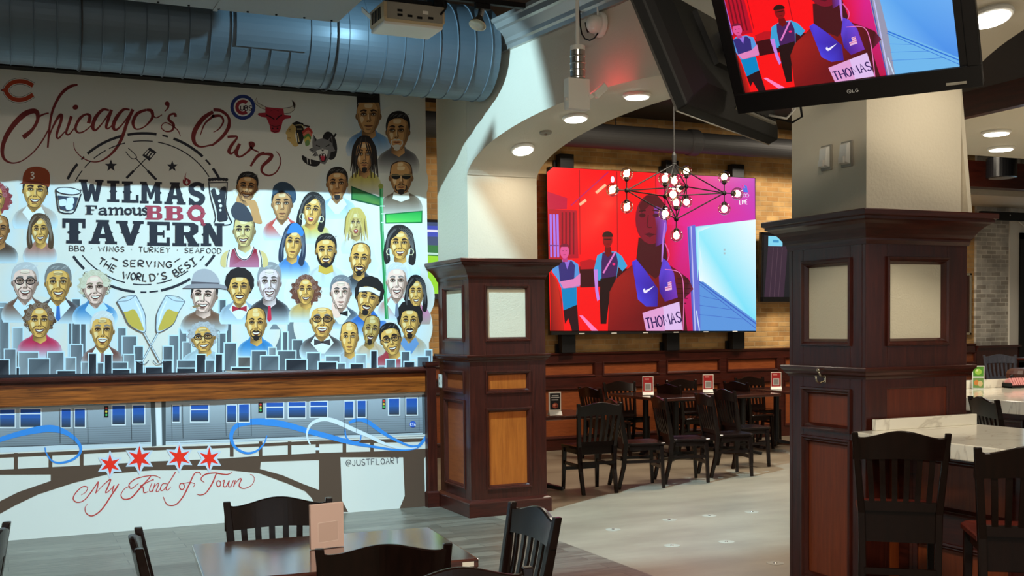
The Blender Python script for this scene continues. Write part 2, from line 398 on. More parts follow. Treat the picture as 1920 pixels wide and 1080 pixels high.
# ---- dropped white ceiling at right with its dark beam
struct(MB().box((6.78, -2, 3.2), (17, 7.86, 3.32)), 'ceiling.001', M['soffit'])
struct(MB().box((6.70, -2, 3.17), (6.78, 7.9, 3.36)), 'trim_3', M['mahog_h'])
struct(MB().box((12.1, 11.5, 3.50), (17, 11.7, 3.86)), 'trim_4', M['mahog_h'])
struct(MB().box((12.3, 11.72, 3.42), (17, 12.9, 3.62)), 'ceiling.002', M['soffit'])
for px, py, w in ((1868, 246, 'left of two recessed lights in the white dropped ceiling'), (1877, 276, 'right, farther of two recessed lights in the white dropped ceiling')):
    p = at(px, py, Z=3.2); downlight(tuple(p), (0, 0, 0), w, r=.10, power=4)

# ------------------------------------------------------------------ panelled columns
def face_map(O, u, n):
    O, u, n = Vector(O), Vector(u), Vector(n)
    return lambda a, z, d: O + u*a + Vector((0, 0, z)) + n*d
def face_box(mb, F, a0, a1, z0, z1, d0, d1):
    vs = [F(a, z, d) for z in (z0, z1) for (a, d) in ((a0, d1), (a1, d1), (a1, d0), (a0, d0))]
    mb._hex(vs)
def face_mould(mb, F, a0, a1, z0, z1, w=.028, out=.012, inn=-.022):
    def ring(k, d): return [F(a0 + k, z0 + k, d), F(a1 - k, z0 + k, d), F(a1 - k, z1 - k, d), F(a0 + k, z1 - k, d)]
    mb.rings([ring(-.012, .0), ring(-.010, out), ring(0, out*1.1), ring(w*.35, out*.35), ring(w*.5, out*.4), ring(w*.95, inn*.7), ring(w, inn)], cap=False)
RAIL_Z = 1.385
def column(label, x0, x1, y0, y1, shaft, faces, shaft_label):
    t = thing('paneled_column', label, 'column', ((x0 + x1)/2, (y0 + y1)/2, 0))
    cx, cy = (x0 + x1)/2, (y0 + y1)/2; w, d = x1 - x0, y1 - y0
    hx, hy = w/2, d/2; I = .03
    MB().rectloft(-hx, -hy, hx, hy, [(0, .03), (.115, .03), (.125, .026), (.135, .012), (.145, .003), (.145, -I)]).build('base_board', M['mahog_h'], t)
    MB().box((-hx + I, -hy + I, .1), (hx - I, hy - I, 2.1)).build('core', M['mahog'], t)
    fr = MB(); mo = MB()
    defs = dict(front=(face_map((-hx, -hy, 0), (1, 0, 0), (0, -1, 0)), w), left=(face_map((-hx, hy, 0), (0, -1, 0), (-1, 0, 0)), d),
                right=(face_map((hx, -hy, 0), (0, 1, 0), (1, 0, 0)), d), back=(face_map((hx, hy, 0), (-1, 0, 0), (0, 1, 0)), w))
    for fn, (F, L) in defs.items():
        m, rows = faces[fn]
        e0 = I if fn in ('left', 'right') else 0
        face_box(fr, F, e0, m, .14, 2.06, -I, 0); face_box(fr, F, L - m, L - e0, .14, 2.06, -I, 0)
        zs = [.14] + [z for r in rows for z in r[:2]] + [2.06]
        for k in range(0, len(zs), 2): face_box(fr, F, m, L - m, zs[k], zs[k + 1], -I, 0)
        for (z0, z1, kind) in rows:
            flat = kind.startswith('flat')
            if not flat: face_mould(mo, F, m, L - m, z0, z1)
            pb = MB(); face_box(pb, F, m + (0 if flat else .0), L - m, z0, z1, -I + .002, -.006 if flat else -.02)
            pb.build('white_insert' if kind == 'insert' else 'wood_panel', M[kind.replace('flat', '')], t)
    fr.build('frame', M['mahog'], t, bevel=.003); mo.build('panel_moulding', M['mahog'], t)
    MB().rectloft(-hx, -hy, hx, hy, [(RAIL_Z - .062, -.005), (RAIL_Z - .062, .004), (RAIL_Z - .05, .008), (RAIL_Z - .04, .022), (RAIL_Z - .028, .026), (RAIL_Z - .018, .036), (RAIL_Z - .004, .038), (RAIL_Z, .034), (RAIL_Z, -.005)]).build('chair_rail', M['mahog_h'], t)
    MB().rectloft(-hx, -hy, hx, hy, [(2.03, -.005), (2.03, .006), (2.05, .012), (2.06, .012), (2.068, .02), (2.085, .028), (2.11, .044), (2.13, .062), (2.145, .084), (2.152, .098), (2.165, .098), (2.172, .112), (2.195, .112), (2.20, .108), (2.20, -.02)]).build('crown_moulding', M['mahog_h'], t)
    sx0, sx1, sy0, sy1 = shaft
    s = MB().box((sx0 - cx, sy0 - cy, 2.19), (sx1 - cx, sy1 - cy, 4.0)).build('plaster_shaft', M['plaster'], t)
    return t
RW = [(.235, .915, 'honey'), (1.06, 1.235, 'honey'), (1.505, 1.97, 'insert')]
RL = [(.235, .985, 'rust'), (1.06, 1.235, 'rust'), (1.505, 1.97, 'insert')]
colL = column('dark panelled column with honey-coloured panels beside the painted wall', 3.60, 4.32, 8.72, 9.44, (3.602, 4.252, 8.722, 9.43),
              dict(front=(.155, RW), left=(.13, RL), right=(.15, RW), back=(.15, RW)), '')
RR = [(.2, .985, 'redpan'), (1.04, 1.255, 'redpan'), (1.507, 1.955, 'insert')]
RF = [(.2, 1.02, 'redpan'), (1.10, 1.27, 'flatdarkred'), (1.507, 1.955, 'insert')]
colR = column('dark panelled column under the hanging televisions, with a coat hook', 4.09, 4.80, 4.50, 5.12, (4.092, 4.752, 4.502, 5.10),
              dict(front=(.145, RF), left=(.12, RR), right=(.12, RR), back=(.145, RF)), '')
# leaning board by the right shaft
t = thing('cream_board', 'narrow cream board leaning against the right side of the white shaft', 'board', (4.80, 4.62, 2.2))
MB().bar((.065, 0, 0.0), (-.02, 0, .70), .028, .16, side=(1, 0, 0)).build('board', M['plaster'], t)
# coat hook
t = thing('coat_hook', 'small metal coat hook on the left face of the right column', 'hook', (4.09, 4.812, 1.315))
MB().box((-.008, -.008, -.02), (0, .008, .022)).build('back_plate', M['brass'], t, bevel=.003)
MB().tube([(-.01, 0, -.01), (-.04, 0, -.022), (-.062, 0, -.008), (-.068, 0, .02)], .006).build('lower_prong', M['brass'], t, smooth=True)
MB().tube([(-.01, 0, .01), (-.035, .0, .02), (-.05, 0, .045)], .006).sphere((-.05, 0, .05), .011).build('upper_prong', M['brass'], t, smooth=True)
for yy, zz, w in ((4.80, 2.513, 'left of two beige wall sensors on the grey face of the right shaft'), (4.64, 2.51, 'right of two beige wall sensors on the grey face of the right shaft')):
    t = thing('wall_sensor', w, 'sensor', (4.092, yy, zz), group='wall sensors on the right shaft')
    MB().box((-.012, -.042, -.068), (0, .042, .068)).build('back_plate', M['grayplast'], t, bevel=.004)
    MB().rings([[(-.012, -.034, -.055), (-.012, .034, -.055), (-.012, .034, .06), (-.012, -.034, .06)], [(-.04, -.028, -.045), (-.04, .028, -.045), (-.032, .028, .05), (-.032, -.028, .05)]]).build('housing', M['white'], t, bevel=.004)
    MB().box((-.05, -.018, -.05), (-.038, .018, -.015)).build('lens_window', M['card'], t)

# ------------------------------------------------------------------ trim under the painted wall
mb = MB().box((-6, 9.445, 1.045), (3.464, 9.479, 1.215))
struct(mb, 'trim_5', M['oakledge'])
mb = MB(); pr = [(9.479, 1.212), (9.44, 1.212), (9.436, 1.222), (9.42, 1.226), (9.408, 1.236), (9.405, 1.248), (9.412, 1.256), (9.44, 1.258), (9.445, 1.27), (9.479, 1.272)]
mb.rings([[(x, y, z) for y, z in pr] for x in (-6, 3.464)]); struct(mb, 'trim_6', M['mahog_h'])
t = thing('end_post', 'dark wooden end post closing the painted wall next to the left column', 'post', (3.51, 9.44, 0))
MB().box((-.045, -.04, .14), (.045, .03, 1.27)).build('shaft', M['mahog'], t, bevel=.004)
MB().rectloft(-.045, -.04, .045, .02, [(0, .010), (.13, .010), (.145, .002)]).build('plinth', M['mahog_h'], t)
MB().rectloft(-.045, -.04, .045, .01, [(1.265, .0), (1.275, .012), (1.29, .018), (1.31, .018), (1.315, .012)]).build('cap', M['mahog_h'], t)
# ------------------------------------------------------------------ ducts
DY, DZ, DR = 8.34, 3.81, .365
t = thing('round_duct', 'big round grey-blue duct along the top of the painted wall', 'duct', (0, DY, DZ))
mb = MB(); prof = []
x = -4.0; k = 0
while x < 3.40:
    w = .009
    prof += [(DR, x), (DR, x + .142 - w), (DR + .007, x + .142 - w*.6), (DR + .007, x + .142 - w*.2), (DR, x + .142)]
    x += .142
prof += [(DR, 3.597)]
mb.lathe(prof, (0, 0, 0), ax=(1, 0, 0), seg=64)
mb.build('round_run', M['duct'], t, smooth=False)
d = MB()
for px in (545,):
    xx = at(px, 60, Y=DY - DR)[0]
    rows = []
    for a in np.linspace(math.radians(150), math.radians(200), 9):
        rows.append([(xx - .38, math.cos(a)*(DR + .010), math.sin(a)*(DR + .010)*-1), (xx + .12, math.cos(a)*(DR + .010), math.sin(a)*(DR + .010)*-1)])
    d.strip(rows)
so = d.build('saddle_plate', M['duct'], t); m = so.modifiers.new('thick', 'SOLIDIFY'); m.thickness = .01
mb = MB().lathe([(.15, 0), (.15, .10), (.17, .16), (.19, .17)], (1.55, -.30, .17), ax=(-.2, -.8, .6), seg=28); mb.build('branch_collar', M['duct'], t, smooth=True)
for xx in (.55, 2.3):
    b = MB().tube([(xx, math.cos(a)*(DR + .012), math.sin(a)*(DR + .012)) for a in np.linspace(0, 2*PI, 40)], .006, 6); b.build('strap', M['ductdark'], t)
t = thing('square_duct', 'grey sheet metal box duct under the ceiling left of the projector', 'duct', (1.55, 7.13, 3.762))
MB().box((-4.5, -.9, 0), (.66, .55, .55)).build('box_run', M['sheet'], t, bevel=.01)
for xx in np.linspace(-.75, .6, 8): MB().cyl((xx, .50, .001), (xx, .50, -.008), .008, seg=8).build('screw', M['black'], t)
for xx in (-3.2, -1.7, -.2): MB().box((xx, -.91, -.006), (xx + .03, .56, .556)).build('flange', M['sheet'], t)
struct(MB().box((-6, 9.36, 3.645), (3.02, 9.479, 3.745)), 'trim_7', M['black'])
t = thing('far_duct', 'black round duct under the ceiling of the far room', 'duct', (0, 12.45, 4.02))
MB().lathe([(.155, 3.9), (.155, 8.3)], (0, 0, 0), ax=(1, 0, 0), seg=32).build('wide_run', M['ductdark'], t, smooth=False)
MB().lathe([(.135, 8.3), (.135, 12.5)], (0, 0, 0), ax=(1, 0, 0), seg=32).build('narrow_run', M['ductdark'], t, smooth=False)
MB().lathe([(.155, 8.28), (.172, 8.3), (.172, 8.42), (.14, 8.46)], (0, 0, 0), ax=(1, 0, 0), seg=32).build('collar', M['ductdark'], t, smooth=False)
hb = MB()
for xx in (7.2, 9.4, 11.5): hb.cyl((xx, 0, .13), (xx, 0, .37), .006, seg=8)
hb.build('hanger', M['black'], t)

# ------------------------------------------------------------------ projector, spotlight, hanging box, camera
t = thing('projector', 'projector hung upside down under the big round duct', 'projector', (2.60, 7.36, 3.655))
MB().rings([[(-.20, -.15, .02), (.21, -.15, .02), (.21, .14, .02), (-.20, .14, .02)], [(-.215, -.165, .05), (.225, -.165, .05), (.225, .15, .05), (-.215, .15, .05)], [(-.215, -.165, .155), (.225, -.165, .155), (.225, .15, .155), (-.215, .15, .155)]]).build('body', M['beige'], t, bevel=.008)
MB().box((-.19, -.17, .04), (.205, -.163, .15)).build('connector_panel', M['grayplast'], t)
pb = MB()
for a, b_ in ((-.12, .06), (-.05, .06), (-.12, .09), (.02, .055), (.1, .06)): pb.box((a, -.175, b_), (a + .035, -.168, b_ + .015))
pb.build('socket', M['black'], t)
MB().box((.06, -.173, .09), (.10, -.169, .112)).build('rating_plate', M['card'], t)
MB().box((-.21, -.15, .006), (.215, .14, .03)).build('underside', M['white'], t, bevel=.008)
vb = MB()
for k in range(6): vb.box((-.219, -.10 + k*.035, .05), (-.213, -.085 + k*.035, .13))
vb.build('vent', M['black'], t)
MB().lathe([(.045, 0), (.045, .02), (.034, .022)], (-.13, .15, .10), ax=(0, 1, 0)).build('lens_ring', M['black'], t)
MB().sphere((-.13, .165, .10), .028, sc=(1, .5, 1)).build('lens', M['lens'], t, smooth=True)
MB().bar((-.225, .08, .10), (-.275, .13, .165), .05, .006, side=(0, 1, 0)).build('lens_flap', M['white'], t)
MB().box((-.16, -.10, .155), (.16, .10, .20)).cyl((0, 0, .2), (0, 0, .75), .025).build('ceiling_mount', M['blackmet'], t)
MB().tube([(.19, -.17, .10), (.21, -.21, .13), (.2, -.19, .2), (.10, -.14, .24), (.04, -.05, .3)], .008).build('cable', M['black'], t, smooth=True)
_S, _o = Vector(PROJ_LENS), Vector(t.location)
_da, _db = (Vector((3.6, 8.72, 2.87)) - _S).normalized()*.13, (Vector((4.05, 8.72, 2.2)) - _S).normalized()*.13
MB().prism([_S + (Vector(q_) - _S).normalized()*.13 - _o for q_ in ((3.6, 8.72, 2.90), (4.32, 8.72, 1.80), (4.32, 8.72, 2.95))], (.002, -.003, .002)).build('beam_blocker', M['black'], t)  # added plate that blocks part of the beam to shade the left shaft
MB().box((.17, -.10, .17), (.27, .04, .30)).build('plug_box', M['black'], t, bevel=.01)

t = thing('track_spotlight', 'small bulb spotlight hanging from a black track near the cornice', 'spotlight', (3.07, 7.2, 3.875))
MB().box((-.25, -.02, -.01), (.36, .02, .025)).build('track', M['black'], t)
MB().box((-.02, -.02, -.05), (.09, .02, -.01)).build('adapter', M['black'], t, bevel=.005)
MB().cyl((.03, 0, -.05), (.015, 0, -.105), .022, seg=16).build('socket', M['steel'], t)
MB().lathe([(.02, 0), (.028, .02), (.058, .065), (.062, .075), (.056, .078), (0, .07)], (.015, 0, -.10), ax=(-.35, -.25, -.85), seg=28).build('reflector_bulb', M['brass'], t, smooth=True)

t = thing('hanging_sign_box', 'white box on a conduit with a red glow at its side, hanging by the arch', 'exit sign', (3.53, 6.6, 3.16))
MB().cyl((0, 0, .30), (0, 0, 1.25), .013).build('conduit', M['white'], t, smooth=False)
MB().cyl((0, 0, .285), (0, 0, .315), .05).build('top_cap', M['white'], t)
cg = MB().cyl((0, 0, .10), (0, 0, .285), .05, seg=28)
for z in (.11, .155, .20, .245): cg.lathe([(.05, -.004), (.054, 0), (.05, .004)], (0, 0, z), seg=28)
cg.build('metal_sleeve', M['steel'], t)
MB().box((-.085, -.03, -.105), (.075, .04, .10)).build('housing', M['white'], t, bevel=.005)
MB().box((.075, .005, -.03), (.080, .038, .085)).build('red_lamp', M['redled'], t)
MB().bar((.070, -.025, -.02), (.150, -.05, .04), .03, .02).build('side_arm', M['white'], t)
MB().bar((.095, -.06, -.015), (.170, -.07, .055), .05, .04).build('lamp_head', M['white'], t, bevel=.005)
MB().cyl((-.085, 0, -.04), (-.10, 0, -.04), .012).build('knob', M['white'], t)
t = thing('dome_camera', 'white dome security camera on the arch face under the cornice', 'camera', tuple(sk(1128, 47, XA0)))
MB().lathe([(.085, 0), (.085, .018), (.075, .03), (0, .03)], (0, 0, 0), ax=(-1, 0, 0), seg=28).build('base_plate', M['white'], t, smooth=False)
MB().sphere((-.055, .0, .0), .062, 20).build('dome', M['white'], t, smooth=True)
MB().lathe([(.036, 0), (.036, .014), (.028, .014)], (-.085, .04, -.012), ax=(-.75, .55, -.2)).build('lens_face', M['black'], t)
MB().cyl((-.03, 0, .06), (-.03, 0, .25), .008).build('conduit', M['white'], t)
_l = Vector(t.location); MB().tube([at(*q_, X=_l.x - .07) - _l for q_ in ((1121, 62), (1115, 71), (1106, 76), (1097, 73), (1091, 64), (1088, 48), (1087, 26), (1087, 4), (1087, -30))], .005).build('cable', M['black'], t, smooth=True)
# ------------------------------------------------------------------ flat painted / printed / displayed pictures
def cat_rom(pts, n=7):
    P = [np.array(p, float) for p in pts]
    if len(P) < 3: return P
    out = []
    for i in range(len(P) - 1):
        p0 = P[max(i - 1, 0)]; p1 = P[i]; p2 = P[i + 1]; p3 = P[min(i + 2, len(P) - 1)]
        for k in range(n):
            t = k/n
            out.append(.5*((2*p1) + (-p0 + p2)*t + (2*p0 - 5*p1 + 4*p2 - p3)*t*t + (-p0 + 3*p1 - 3*p2 + p3)*t**3))
    out.append(P[-1]); return out
class Paint:
    def __init__(s, hit, nrm, base=.002, step=.00012):
        s.hit, s.n, s.d, s.step = hit, Vector(nrm), base, step
        s.v, s.f, s.c = [], [], []
    def _add(s, pts, cols):
        i0 = len(s.v)
        for p in pts: s.v.append(s.hit(p[0], p[1]) + s.n*s.d)
        return list(range(i0, i0 + len(pts)))
    def poly(s, pts, col):
        ids = s._add(pts, None); s.f.append(ids)
        s.c.append(col if isinstance(col, list) else [col]*len(pts)); s.d += s.step
    def fan(s, c, pts, cc, rc):
        ids = s._add([c] + list(pts), None); n = len(pts)
        for k in range(n): s.f.append([ids[0], ids[1 + k], ids[1 + (k + 1) % n]]); s.c.append([cc, rc, rc])
        s.d += s.step
    def glow(s, cx, cy, rx, ry, cc, rc, n=20): s.fan((cx, cy), [(cx + rx*math.cos(2*PI*k/n), cy + ry*math.sin(2*PI*k/n)) for k in range(n)], cc, rc)
    def ell(s, cx, cy, rx, ry, col, rot=0, n=22, a0=0, a1=2*PI):
        c, q = math.cos(rot), math.sin(rot); full = abs(a1 - a0 - 2*PI) < 1e-6
        pts = []
        for k in range(n if full else n + 1):
            a = a0 + (a1 - a0)*k/n; x, y = rx*math.cos(a), ry*math.sin(a); pts.append((cx + x*c - y*q, cy + x*q + y*c))
        s.poly(pts, col)
    def stroke(s, pts, w, col, smooth=True, n=7):
        P = cat_rom(pts, n) if smooth and len(pts) > 2 else [np.array(p, float) for p in pts]
        m = len(P)
        ws = np.interp(np.linspace(0, 1, m), np.linspace(0, 1, len(w)), w) if isinstance(w, (list, tuple)) else [w]*m
        rows = []
        for i, p in enumerate(P):
            t = P[min(i + 1, m - 1)] - P[max(i - 1, 0)]; t = t/(np.hypot(*t) + 1e-9); nn = np.array([-t[1], t[0]])*ws[i]/2
            rows.append((p + nn, p - nn))
        ids = s._add([q for r in rows for q in r], None)
        for i in range(m - 1): s.f.append([ids[2*i], ids[2*i + 1], ids[2*i + 3], ids[2*i + 2]]); s.c.append([col]*4)
        s.d += s.step
    def ring(s, cx, cy, rx, ry, w, col, a0=0, a1=2*PI, n=28):
        s.stroke([(cx + rx*math.cos(a0 + (a1 - a0)*k/n), cy + ry*math.sin(a0 + (a1 - a0)*k/n)) for k in range(n + 1)], w, col, smooth=False)
    def build(s, name, mat, parent=None):
        off = Vector(parent.location) if parent is not None and parent.parent is None else Vector((0, 0, 0))
        inv = Matrix.Identity(4)
        if parent is not None:
            bpy.context.view_layer.update(); inv = parent.matrix_world.inverted()
        me = bpy.data.meshes.new(name); me.from_pydata([tuple(inv @ v) for v in s.v], [], s.f)
        at_ = me.color_attributes.new('Col', 'FLOAT_COLOR', 'CORNER'); k = 0
        for cols in s.c:
            for c in cols: at_.data[k].color = rgb(*c); k += 1
        me.materials.append(mat); o = bpy.data.objects.new(name, me); COL.objects.link(o)
        if parent is not None: o.parent = parent
        return o

# simple painted capitals as strokes in a unit box (x right, y down)
GL = {
 'A': [[(0, 1), (.5, 0), (1, 1)], [(.2, .62), (.8, .62)]], 'B': [[(0, 0), (0, 1)], [(0, 0), (.7, .05), (.75, .4), (0, .48)], [(0, .48), (.85, .55), (.85, .95), (0, 1)]],
 'C': [[(.95, .15), (.5, 0), (.05, .3), (.05, .7), (.5, 1), (.95, .85)]], 'D': [[(0, 0), (0, 1)], [(0, 0), (.6, .05), (.95, .5), (.6, .95), (0, 1)]],
 'E': [[(.85, 0), (0, 0), (0, 1), (.85, 1)], [(0, .5), (.7, .5)]], 'F': [[(.9, 0), (0, 0), (0, 1)], [(0, .48), (.7, .48)]],
 'G': [[(.95, .15), (.5, 0), (.05, .3), (.05, .7), (.5, 1), (.95, .8), (.95, .55), (.6, .55)]], 'H': [[(0, 0), (0, 1)], [(1, 0), (1, 1)], [(0, .5), (1, .5)]],
 'I': [[(.5, 0), (.5, 1)]], 'J': [[(.8, 0), (.8, .8), (.4, 1), (.05, .75)]], 'K': [[(0, 0), (0, 1)], [(.9, 0), (0, .55), (.95, 1)]], 'L': [[(0, 0), (0, 1), (.85, 1)]],
 'M': [[(0, 1), (.1, 0), (.5, .7), (.9, 0), (1, 1)]], 'N': [[(0, 1), (0, 0), (1, 1), (1, 0)]], 'O': [[(.5, 0), (.05, .28), (.05, .72), (.5, 1), (.95, .72), (.95, .28), (.5, 0)]],
 'Q': [[(.5, 0), (.05, .28), (.05, .72), (.5, 1), (.95, .72), (.95, .28), (.5, 0)], [(.6, .7), (1, 1.1)]], 'R': [[(0, 1), (0, 0), (.8, .05), (.8, .45), (0, .52), (.9, 1)]],
 'S': [[(.9, .12), (.5, 0), (.1, .2), (.3, .45), (.75, .58), (.9, .82), (.5, 1), (.05, .85)]], 'T': [[(0, 0), (1, 0)], [(.5, 0), (.5, 1)]], 'U': [[(0, 0), (.02, .75), (.5, 1), (.98, .75), (1, 0)]],
 'V': [[(0, 0), (.5, 1), (1, 0)]], 'W': [[(0, 0), (.25, 1), (.5, .3), (.75, 1), (1, 0)]], 'Y': [[(0, 0), (.5, .5), (1, 0)], [(.5, .5), (.5, 1)]],
 '@': [[(.7, .35), (.4, .35), (.35, .65), (.6, .65), (.7, .35), (.75, .7), (1, .55), (.9, .1), (.4, 0), (.05, .4), (.2, .9), (.7, 1)]], "'": [[(.5, 0), (.4, .25)]],
 '3': [[(.1, .1), (.6, 0), (.85, .25), (.4, .45), (.9, .7), (.55, 1), (.05, .88)]], '-': [[(0, .5), (1, .5)]],
}
WIDTH = {'I': .35, 'M': 1.2, 'W': 1.3, "'": .3, '@': 1.2, 'J': .8}
def lettering(P, txt, p0, p1, h, w, col, gap=.28, up=None, bold=None):
    "letters along the line p0-p1 (baseline), cap height h"
    ws = [.45 if c == ' ' else WIDTH.get(c, .85) for c in txt]; tot = sum(ws) + gap*(len(txt) - 1)
    d = np.array(p1, float) - np.array(p0, float); L = np.hypot(*d); ux = d/L
    uy = np.array([-ux[1], ux[0]]) if up is None else -np.array(up)
    k = L/tot; x = 0
    for c, cw in zip(txt, ws):
        if c == '.':
            o = np.array(p0) + ux*(x + cw/2)*k - uy*h*.5; P.ell(o[0], o[1], w*.7, w*.7, col, n=8)
        elif c != ' ':
            for pl in GL[c]:
                P.stroke([np.array(p0) + ux*(x + q[0]*cw)*k - uy*(1 - q[1])*h for q in pl], w, col, smooth=c in 'CGOQSUJ3@BDR', n=4)
        x += cw + gap

# ------------------------------------------------------------------ the broadcast picture, used on the big screen and the hanging television
def broadcast(P, T, blue, full=True):
    "coordinates are those of a 1421 x 1080 sheet; T maps them to the screen surface"
    def q(pts): return [T(*p) for p in pts]
    R, R2, MG = (252, 10, 22), (225, 8, 30), (226, 34, 150)
    P.poly(q([(72, 122), (105, 95), (560, 121), (640, 126), (700, 640), (700, 967), (90, 967)]), R)
    P.poly(q([(640, 126), (1180, 155), (1182, 375), (820, 420), (700, 640)]), [R, (196, 60, 190), (206, 50, 180), MG, R2])
    P.poly(q([(700, 640), (690, 400), (830, 410), (870, 967), (700, 967)]), [R2, R2, MG, (190, 20, 80), (180, 10, 40)])
    for x, y0, y1 in ((245, 110, 560), (445, 118, 600), (650, 130, 260)): P.stroke(q([(x, y0), (x + 4, y1)]), 1.2, (160, 5, 20), smooth=False)
    P.poly(q([(75, 225), (180, 260), (178, 318), (78, 320)]), (200, 10, 60))
    P.poly(q([(78, 318), (232, 326), (240, 580), (82, 585)]), (186, 10, 40))
    for x in (86, 104, 122): P.poly(q([(x, 345), (x + 12, 346), (x + 16, 575), (x + 4, 575)]), (170, 120, 240))
    for x in (150, 170, 190, 210): P.poly(q([(x, 335), (x + 8, 336), (x + 8, 560), (x, 560)]), (120, 5, 30))
    P.poly(q([(85, 508), (135, 510), (135, 516), (85, 515)]), (120, 60, 150))
    P.stroke(q([(200, 300), (400, 120)]), 2, (190, 20, 100), smooth=False)
    for a, b in (((334, 232), (386, 188)), ((246, 296), (280, 270))): P.stroke(q([a, b]), 5, (255, 190, 150), smooth=False)
    e = T(422, 160); P.ell(e[0], e[1], 3.6, 6, (250, 235, 250))
    # dark trolley and floor line
    P.poly(q([(245, 625), (320, 610), (520, 640), (520, 720), (250, 740)]), (60, 5, 15)); P.poly(q([(248, 600), (300, 585), (500, 630), (250, 640)]), (190, 15, 30))
    P.poly(q([(150, 740), (700, 720), (700, 967), (95, 967)]), (250, 16, 22)); P.poly(q([(244, 885), (262, 885), (345, 967), (310, 967)]), (255, 130, 190))
    # doorway and bright corridor
    P.poly(q([(846, 412), (900, 410), (905, 967), (860, 967)]), blue[0])
    P.poly(q([(820, 412), (862, 402), (884, 967), (850, 967)]), blue[0]); P.stroke(q([(840, 410), (862, 967)]), 2, (190, 190, 240), smooth=False)
    P.stroke(q([(826, 412), (852, 967)]), 1.6, (70, 80, 170), smooth=False)
    P.poly(q([(862, 412), (1184, 374), (1187, 940), (885, 705)]), [blue[1], blue[2], blue[3], blue[2]])
    if full: P.poly(q([(862, 412), (1000, 396), (930, 420), (880, 440), (884, 560), (876, 700), (868, 560)]), [(120, 224, 250), (170, 238, 252), (226, 250, 255), (200, 244, 254), (190, 240, 252), (150, 226, 250), (130, 220, 250)]); P.poly(q([(886, 520), (900, 600), (890, 690)]), (214, 246, 254))
    P.poly(q([(885, 705), (905, 705), (1187, 915), (1187, 967), (890, 967)]), blue[4]); P.stroke(q([(884, 704), (1187, 930)]), 2.4, blue[5], smooth=False)
    P.stroke(q([(880, 715), (1187, 955)]), 1.2, blue[5], smooth=False); P.stroke(q([(868, 860), (885, 967)]), 2, (200, 220, 245), smooth=False)
    for y in (780, 830, 880): P.stroke(q([(884, y), (1000 + (y - 780)*1.2, y + 25)]), .8, blue[5], smooth=False)
    if full:
        for k in (0, 14): P.poly(q([(1013, 530 + k*1.4), (1023, 530 + k*1.4), (1023, 540 + k*1.4), (1013, 540 + k*1.4)]), (170, 195, 205))
    # foreground orange blur, left
    P.poly(q([(88, 655), (125, 700), (150, 800), (163, 967), (92, 967)]), [(150, 25, 20), (200, 40, 25), (150, 20, 20), (200, 30, 20), (120, 10, 15)])
    # volunteer on the left, arms folded
    P.poly(q([(98, 650), (108, 605), (150, 590), (205, 590), (238, 612), (250, 690), (246, 730), (150, 742), (128, 690)]), (86, 150, 222))
    P.poly(q([(132, 605), (160, 596), (205, 596), (222, 620), (216, 700), (142, 705)]), (54, 44, 120)); P.poly(q([(165, 596), (195, 596), (180, 640)]), (150, 110, 220))
    P.poly(q([(140, 705), (215, 690), (250, 660), (250, 725), (160, 742)]), (224, 130, 190))
    P.poly(q([(148, 742), (230, 735), (232, 828), (160, 858)]), (0, 132, 196)); P.poly(q([(160, 858), (232, 828), (243, 967), (205, 967), (186, 900), (168, 930)]), (40, 12, 22))
    P.poly(q([(155, 575), (180, 575), (182, 600), (155, 600)]), (190, 60, 130)); e = T(166, 545); P.ell(e[0], e[1], 8.4, 13, (226, 84, 150)); P.ell(e[0], e[1] - 9, 8.6, 6, (120, 20, 50), a0=PI, a1=2*PI)
    for dx in (-3, 3): P.ell(e[0] + dx, e[1] - 1.5, 1.3, .8, (90, 10, 50), n=8)
    P.stroke([(e[0] - 2.5, e[1] + 6), (e[0] + 2.5, e[1] + 6)], .9, (140, 20, 60))
    # second volunteer
    P.poly(q([(322, 640), (340, 565), (385, 542), (440, 545), (472, 570), (500, 622), (474, 650), (452, 625), (440, 700), (345, 700), (340, 640)]), (60, 160, 214))
    P.poly(q([(368, 550), (440, 550), (450, 600), (440, 700), (362, 705), (362, 600)]), (70, 30, 90)); P.stroke(q([(436, 548), (372, 660)]), 3.2, (226, 120, 200), smooth=False)
    P.poly(q([(320, 640), (342, 640), (344, 740), (352, 800), (340, 810), (330, 760)]), (196, 130, 226))
    P.poly(q([(356, 690), (440, 676), (430, 740), (400, 830), (388, 930), (358, 930), (352, 800)]), (34, 10, 14)); P.ell(*T(428, 612), 3, 2.4, (240, 40, 120), n=10)
    P.poly(q([(382, 520), (412, 520), (418, 560), (395, 575), (378, 555)]), (110, 8, 14)); e = T(395, 482); P.ell(e[0], e[1], 9, 15, (140, 12, 20)); P.ell(e[0], e[1] - 7, 10, 9, (44, 16, 16), a0=PI*.95, a1=2.05*PI)
    P.stroke([(e[0] - 7, e[1] - 1), (e[0] + 7, e[1] - 1)], 2, (50, 8, 12)); P.stroke([(e[0] - 2.5, e[1] + 8), (e[0] + 3, e[1] + 8)], .9, (60, 6, 10))
    # runner in the foreground
    SK, SK2 = (120, 14, 22), (72, 14, 24)
    P.poly(q([(520, 620), (440, 690), (405, 760), (396, 967), (820, 967), (800, 800), (852, 745), (826, 690), (760, 640), (700, 600), (560, 590)]), [SK, (160, 28, 24), (150, 26, 22), (130, 16, 20), SK2, SK2, (120, 30, 70), SK2, (150, 20, 60), SK, SK])
    P.poly(q([(560, 470), (700, 470), (720, 620), (650, 690), (545, 610)]), SK2)
    if full:
        for k in range(6): P.stroke(q([(765, 690 + k*26), (838 - abs(k - 2)*8, 690 + k*26)]), 1.6, (60, 6, 24), smooth=False)
    P.ell(*T(628, 372), 30, 47, (128, 14, 40)); P.poly(q([(560, 300), (600, 246), (660, 246), (705, 300), (690, 330), (620, 296), (575, 340)]), (86, 10, 24))
